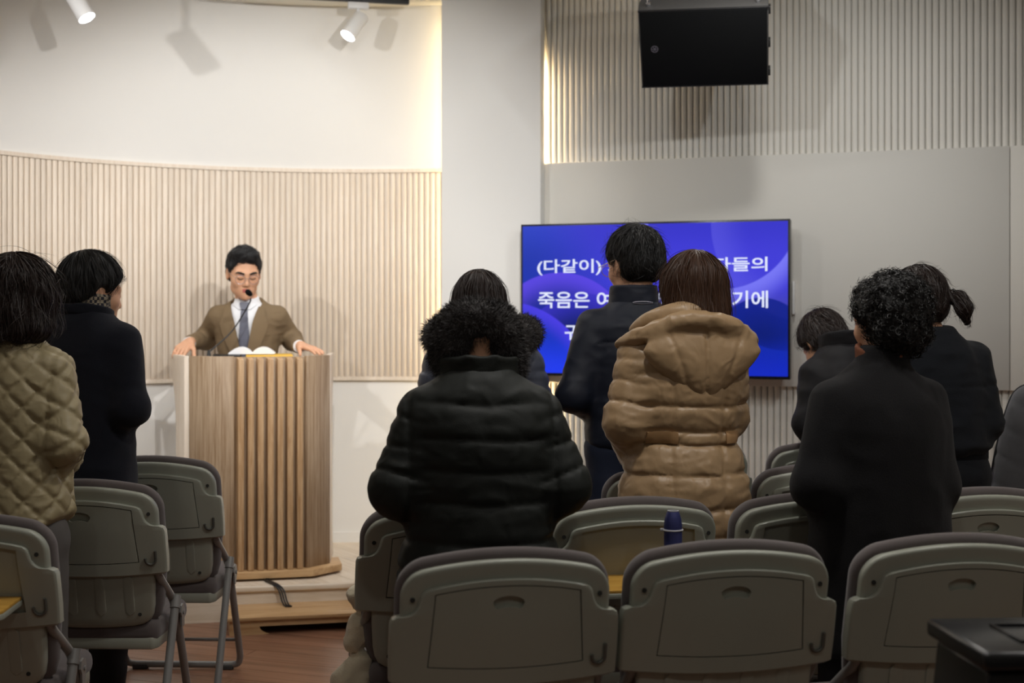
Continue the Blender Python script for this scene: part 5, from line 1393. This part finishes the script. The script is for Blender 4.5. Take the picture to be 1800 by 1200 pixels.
# ---- bowing person in dark jacket
M['dark_jacket'] = mat('dark_jacket', (0.010, 0.0095, 0.011), 0.7, 0.4, 500, 0.06, 20, spec=0.25, crease=0.4, cscale=9)
def bowing_person():
    r = person(1492, 5.4, 14, 'person bowing low in a dark jacket, partly behind the curly haired person', Z2=5.55)
    hd = Head((-0.02, 0.165, 1.285), 8, -46, 0, 0.95)
    arms = [((-0.18, 0.0, 0.98), (-0.08, 0.22, 0.98)), ((0.18, 0.0, 0.98), (0.08, 0.22, 0.98))]
    me, _, _ = body_mesh(1.55, hd, (-0.01, 0.07, 1.24), 1.18, 0.15, 0.82, arms, h=0.010, fine=True, lean=0.05); obj('body', me, M['skin'], r)
    add_legs(r, 0.80, DARK_TR, BLACK_SHOE, 0.95)
    rows = [(0.76, 0.175, 0.13, 0), (0.9, 0.170, 0.135, 0), (1.02, 0.168, 0.14, 0), (1.12, 0.160, 0.14, 0.01), (1.19, 0.142, 0.128, 0.02), (1.24, 0.115, 0.108, 0.035), (1.275, 0.088, 0.088, 0.045), (1.30, 0.07, 0.072, 0.05)]
    ch = [[((-0.13, 0.02, 1.17), 0.058), ((-0.165, -0.01, 0.98), 0.058), ((-0.08, 0.2, 0.97), 0.045)], [((0.13, 0.02, 1.17), 0.058), ((0.165, -0.01, 0.98), 0.058), ((0.08, 0.2, 0.97), 0.045)]]
    coat('jacket', r, rows, ch, M['dark_jacket'], 0.010, None, 0, None, 0, 0.006, (9, 9, 14))
    collar('collar', r, (0.0, 0.055), 0.078, 0.078, 1.265, 1.325, 0.008, M['dark_jacket'], -0.25, 0.05)
    hair_mesh('hair', short_hair_f(hd, 0.014, -0.09), hd.c - 0.2, hd.c + 0.2, 0.007, hd, M['hair_brown'], r, crown=(0, -0.02, 0.14), n=4500, steps=6, step=0.014, width=0.003, grav=0.4, lift=0.006, jit=0.2, disp=0.004)
bowing_person()

# ---- man in navy overcoat, left
M['navy_coat'] = mat('navy_coat', (0.006, 0.007, 0.0125), 0.9, 0.5, 450, 0.06, 20, spec=0.15, sheen=0.08, crease=0.25, cscale=6)
def coat_man():
    r = person(147, 4.85, -16, 'man with neat black hair in a navy overcoat and plaid scarf', Z2=5.01)
    hd = Head((0.012, 0.035, 1.482), -34, -10, 0, 1.0)
    arms = [((-0.2, -0.02, 1.08), (-0.09, 0.2, 1.05)), ((0.2, -0.02, 1.08), (0.09, 0.2, 1.05))]
    me, _, _ = body_mesh(1.66, hd, (0, 0.0, 1.37), 1.35, 0.17, 0.86, arms, h=0.008, fine=True); obj('body', me, M['skin'], r)
    add_legs(r, 0.82, DARK_TR, BLACK_SHOE, 0.95, 0.012)
    rows = [(0.56, 0.190, 0.145), (0.8, 0.182, 0.14), (1.0, 0.174, 0.135), (1.15, 0.176, 0.132), (1.27, 0.178, 0.122), (1.33, 0.164, 0.106), (1.37, 0.135, 0.092), (1.40, 0.105, 0.08), (1.425, 0.085, 0.072)]
    ch = [[((-0.155, 0.0, 1.315), 0.058), ((-0.195, -0.03, 1.08), 0.06), ((-0.09, 0.19, 1.05), 0.048)], [((0.155, 0.0, 1.315), 0.058), ((0.198, -0.03, 1.08), 0.06), ((0.09, 0.19, 1.05), 0.048)]]
    coat('overcoat', r, rows, ch, M['navy_coat'], 0.008, None, 0, None, 0, 0.0035, (8, 8, 12))
    collar('collar', r, (0.0, 0.005), 0.090, 0.078, 1.39, 1.428, 0.008, M['navy_coat'], -0.22, 0.02)
    m, nt, p = new_mat('plaid'); N = nt.nodes; L = nt.links
    tc = N.new('ShaderNodeTexCoord'); ck = N.new('ShaderNodeTexChecker'); ck.inputs['Scale'].default_value = 90
    ck.inputs['Color1'].default_value = srgb(150, 138, 118); ck.inputs['Color2'].default_value = srgb(38, 38, 48)
    L.new(tc.outputs['Object'], ck.inputs[0]); L.new(ck.outputs[0], p.inputs['Base Color']); p.inputs['Roughness'].default_value = 0.9
    collar('scarf', r, (0.004, 0.012), 0.072, 0.066, 1.415, 1.474, 0.009, m, -0.15, 0.02, 0.006, None, 0.004)
    hair_mesh('hair', short_hair_f(hd, 0.017, -0.05, 0.02), hd.c - 0.2, hd.c + 0.2, 0.006, hd, M['hair_black'], r, crown=(-0.01, -0.05, 0.13), n=7000, steps=7, step=0.014, width=0.0026, grav=0.6, lift=0.003, jit=0.07, disp=0.0025, ears=True)
coat_man()

# ---- person in quilted khaki jacket, left edge
M['quilt'] = mat('quilt', srgb(160, 146, 112), 0.48, 0.2, 120, 0.05, 12, spec=0.4, crease=0.4, cscale=22)
def quilt_person():
    r = person(17, 4.15, -12, 'person with wavy dark hair in a khaki diamond quilted jacket', Z2=4.275)
    hd = Head((0.02, 0.03, 1.455), -6, -8, 0, 0.98)
    arms = [((-0.19, -0.02, 1.04), (-0.09, 0.18, 1.0)), ((0.19, -0.02, 1.04), (0.09, 0.18, 1.0))]
    me, _, _ = body_mesh(1.6, hd, (0, 0.0, 1.32), 1.29, 0.16, 0.8, arms, h=0.010); obj('body', me, M['skin'], r)
    add_legs(r, 0.76, GREY_TR, BLACK_SHOE, 0.95)
    rows = [(0.775, 0.182, 0.14), (0.79, 0.186, 0.143), (0.9, 0.178, 0.138), (1.02, 0.172, 0.132), (1.12, 0.172, 0.13), (1.21, 0.170, 0.12), (1.27, 0.148, 0.106), (1.305, 0.118, 0.092), (1.335, 0.09, 0.078), (1.36, 0.075, 0.068)]
    ch = [[((-0.14, 0.0, 1.245), 0.058), ((-0.185, -0.03, 1.03), 0.06), ((-0.1, 0.15, 0.975), 0.05)], [((0.14, 0.0, 1.245), 0.058), ((0.188, -0.03, 1.03), 0.06), ((0.1, 0.14, 0.965), 0.05)]]
    def ex(P, d):
        az = np.arctan2(P[:, 0], -P[:, 1]) * 0.165; z = P[:, 2]; s = 0.086
        g1 = np.abs(((az + z * 0.95) / s) % 1 - 0.5); g2 = np.abs(((az - z * 0.95) / s) % 1 - 0.5)
        g = np.minimum(0.5 - g1, 0.5 - g2) * s
        d = d + 0.0075 * np.exp(-(g / 0.010) ** 2) - 0.003
        d = d + 0.005 * np.exp(-((np.abs(P[:, 0]) - 0.165) / 0.007) ** 2) * (z > 0.95)
        # hem curves up at the sides
        return smax(d, 0.775 + 0.05 * np.clip((np.abs(P[:, 0]) - 0.12) / 0.07, 0, 1) ** 2 - z, 0.01)
    coat('quilted_jacket', r, rows, ch, M['quilt'], 0.0065, None, 0, None, 0, 0.003, (12, 12, 22), ex)
    collar('collar', r, (0.0, 0.0), 0.085, 0.075, 1.32, 1.362, 0.009, M['quilt'], -0.2, 0.0)
    def bf(P):
        q = hd.q(P); d = ell(q, (0, -0.025, 0.034), (0.098, 0.113, 0.105)); d = smin(d, torso(q, bf.T, 2.2, 0.03), 0.03)
        d = smax(d, q[:, 1] * 0.9 - q[:, 2] * 0.35 - 0.045, 0.02)
        return d - 0.008 * vnoise(P, 24) * (q[:, 2] < 0.03)
    bf.T = dense([(-0.135, 0.085, 0.075, -0.05), (-0.10, 0.108, 0.095, -0.035), (-0.04, 0.108, 0.105, -0.028), (0.03, 0.10, 0.105, -0.02), (0.06, 0.09, 0.1, -0.02)])
    hair_mesh('hair', bf, hd.c - 0.22, hd.c + 0.22, 0.006, hd, M['hair_brown'], r, n=6500, steps=9, step=0.016, width=0.003, grav=0.8, lift=0.010, jit=0.28, disp=0.004, azf=12)
quilt_person()

# ---- the speaker at the lectern
M['suit'] = mat('suit', srgb(122, 103, 78), 0.8, 0.4, 600, 0.04, 20, spec=0.3, crease=0.3, cscale=10)
M['shirt'] = mat('shirt', (0.80, 0.81, 0.84), 0.7, 0.15, 300)
M['tie'] = mat('tie', srgb(98, 100, 114), 0.5, 0.2, 500, 0.25, 30)
def preacher():
    r = person(437, 7.17, 180, 'man with glasses in a brown suit and grey tie speaking behind the lectern', 0.16)
    hd = Head((0.008, 0.085, 1.443), 20, -16, 0, 1.0)
    # x mirrors: local +x is the picture's left
    wr, wl_ = (0.258, 0.165, 1.104), (-0.292, 0.20, 1.086)
    arms = [((-0.215, -0.09, 1.09), wl_), ((0.255, -0.11, 1.10), wr)]
    hands = [hand_caps(wl_, (-0.75, 0.65, -0.16), (0.05, 0.0, -1), (0.5, 0.85, 0), 0.10), hand_caps(wr, (0.32, 0.80, -0.42), (0.16, -0.22, -1), (-1, 0.5, 0.0), 0.60, 0.06)]
    me, V, Q = body_mesh(1.66, hd, (0, 0.03, 1.30), 1.265, 0.17, 0.82, arms, hands, 0.0045, True, lean=0.03)
    me.materials.append(M['skin']); me.materials.append(M['lip'])
    cen = hd.q(V[Q].mean(1)); lip = (np.abs(cen[:, 0]) < 0.021 - 0.6 * np.abs(cen[:, 2] + 0.064)) & (cen[:, 1] > 0.086) & (cen[:, 2] > -0.0755) & (cen[:, 2] < -0.0545)
    me.polygons.foreach_set('material_index', lip.astype(np.int32)); obj('body', me, None, r)
    add_legs(r, 0.84, mat('suit_trousers', srgb(70, 58, 44), 0.85), BLACK_SHOE, 0.9)
    rows_s = [(0.82, 0.125, 0.09), (1.0, 0.118, 0.088, 0.01), (1.14, 0.135, 0.096, 0.02), (1.23, 0.13, 0.088, 0.03), (1.275, 0.095, 0.072, 0.03), (1.30, 0.068, 0.062, 0.032)]
    Ts = dense(rows_s)
    fs = lambda P: smin(torso(P, Ts), cap(P, (0, 0.03, 1.28), (0, 0.04, 1.335), 0.0625, 0.058), 0.02)
    fs2 = lambda P: smax(fs(P), P[:, 2] - 1.330 + 0.28 * (P[:, 1] - 0.03), 0.006)
    me, _, _ = sdf_mesh(fs2, (-0.2, -0.12, 0.76), (0.2, 0.18, 1.42), 0.008, 'shirt'); obj('shirt', me, M['shirt'], r)
    rows = [(0.78, 0.150, 0.112), (0.88, 0.150, 0.112), (1.0, 0.145, 0.106, 0.01), (1.12, 0.158, 0.114, 0.02), (1.20, 0.164, 0.110, 0.028), (1.25, 0.148, 0.096, 0.03), (1.285, 0.112, 0.080, 0.026), (1.31, 0.082, 0.070, 0.022), (1.325, 0.072, 0.066, 0.018)]
    ch = [[((-0.148, 0.025, 1.228), 0.055), ((-0.205, -0.09, 1.110), 0.050), ((-0.275, 0.155, 1.085), 0.036)], [((0.148, 0.025, 1.228), 0.055), ((0.240, -0.105, 1.112), 0.050), ((0.262, 0.125, 1.100), 0.037)]]
    def ex(P, d):
        z = P[:, 2]; wv = np.clip((z - 0.955) * 0.20, 0, None) + np.clip(z - 1.20, 0, None) * 0.12
        cut = np.maximum(np.abs(P[:, 0]) - wv, 0.02 - P[:, 1])     # V opening at the front
        return smax(d, -cut, 0.006)
    o, f = coat('suit_jacket', r, rows, ch, M['suit'], 0.0055, None, 0, None, 0, 0.0028, (13, 13, 24), ex)
    base = dense(rows); fj = lambda P: smin(smin(torso(P, base), chain(P, ch[0])[0], 0.035), chain(P, ch[1])[0], 0.035) - 0.002
    w_at = lambda z: max(0, (z - 0.955) * 0.20) + max(0, z - 1.20) * 0.12
    for s in (-1, 1):
        rows_l = []
        for i in range(13):
            z = 0.965 + (1.272 - 0.965) * i / 12
            out = w_at(z) + 0.006 + 0.062 * math.sin(min(1, max(0, (z - 0.955) / 0.245)) * math.pi / 2) if z < 1.215 else w_at(z) + 0.020 + 0.030 * (1.272 - z) / 0.057
            rows_l.append((z, s * (w_at(z) - 0.004), s * out))
        obj('lapel', drape('lapel', fj, rows_l, 0.004, 0.007, 6, 1), M['suit'], r)
        rc = [(1.262, s * 0.012, s * 0.030), (1.285, s * 0.012, s * 0.055), (1.305, s * 0.020, s * 0.052), (1.318, s * 0.030, s * 0.050)]
        obj('shirt_collar', drape('shirt_collar', fs, rc, 0.003, 0.004, 5, 1), M['shirt'], r)
        # cuffs
        w_, e_ = (np.array(ch[0][2][0]), np.array(ch[0][1][0])) if s < 0 else (np.array(ch[1][2][0]), np.array(ch[1][1][0]))
        d_ = (w_ - e_) / np.linalg.norm(w_ - e_)
        obj('shirt_cuff', tube_me('shirt_cuff', [Vector((w_ + d_ * 0.02).tolist()), Vector((w_ + d_ * 0.039).tolist())], 0.031, 16), M['shirt'], r)
    tr = [(0.93, -0.030, 0.030), (1.0, -0.032, 0.032), (1.1, -0.027, 0.027), (1.2, -0.020, 0.020), (1.262, -0.0155, 0.0155)]
    obj('tie', drape('tie', fs, tr, 0.003, 0.006, 7, 1), M['tie'], r)
    obj('tie_knot', drape('tie_knot', fs, [(1.258, -0.013, 0.013), (1.272, -0.018, 0.018), (1.288, -0.021, 0.021), (1.296, -0.019, 0.019)], 0.004, 0.012, 7, 1), M['tie'], r)
    obj('pocket_welt', drape('pocket_welt', fj, [(1.135, -0.125, -0.058), (1.150, -0.128, -0.058)], 0.001, 0.003, 6, 1), M['suit'], r)
    # hair: swept up at the front
    f0 = short_hair_f(hd, 0.0055, -0.045, 0.010)
    def hf(P):
        q = hd.q(P); d = smin(f0(P), ell(q, (0.0, 0.045, 0.107), (0.060, 0.040, 0.022)), 0.03); return d - 0.003 * vnoise(P, 60)
    hair_mesh('hair', hf, hd.c - 0.2, hd.c + 0.2, 0.006, hd, M['hair_grey'], r, crown=(0.02, 0.0, 0.10), n=5000, steps=4, step=0.010, width=0.0025, grav=-0.1, lift=0.008, jit=0.45, disp=0.004, fly=0.45, ears=True)
    bm_ = M['hair_black']
    for s in (-1, 1):
        pts = [hd.p((s * 0.014, 0.0985, 0.0205)), hd.p((s * 0.030, 0.0955, 0.027)), hd.p((s * 0.043, 0.087, 0.027)), hd.p((s * 0.052, 0.076, 0.021))]
        obj('eyebrow', tube_me('eyebrow', [Vector(p.tolist()) for p in pts], [0.0035, 0.0048, 0.0042, 0.0022], 8), bm_, r)
        pts = [hd.p((s * 0.0175, 0.0895, -0.003)), hd.p((s * 0.026, 0.0925, -0.0065)), hd.p((s * 0.036, 0.0915, -0.0065)), hd.p((s * 0.0455, 0.0835, -0.002))]
        obj('eyelashes', tube_me('eyelashes', [Vector(p.tolist()) for p in pts], [0.001, 0.0016, 0.0017, 0.001], 6), bm_, r)
        rim = [Vector(hd.p((s * 0.033 + 0.0245 * math.cos(a), 0.1085 - 0.006 * max(0, math.cos(a) * s), -0.004 + 0.0225 * math.sin(a))).tolist()) for a in [2 * math.pi * i / 22 for i in range(23)]]
        g = obj('glasses_rim', tube_me('glasses_rim', rim, 0.0011, 6), M['badge'], r)
        obj('glasses_temple', tube_me('glasses_temple', [Vector(hd.p(q).tolist()) for q in ((s * 0.058, 0.102, 0.004), (s * 0.074, 0.05, 0.010), (s * 0.082, -0.01, 0.012))], 0.0011, 6), M['badge'], r)
    obj('glasses_bridge', tube_me('glasses_bridge', [Vector(hd.p(q).tolist()) for q in ((-0.009, 0.1085, 0.0), (0, 0.111, 0.003), (0.009, 0.1085, 0.0))], 0.0011, 6), M['badge'], r)
preacher()
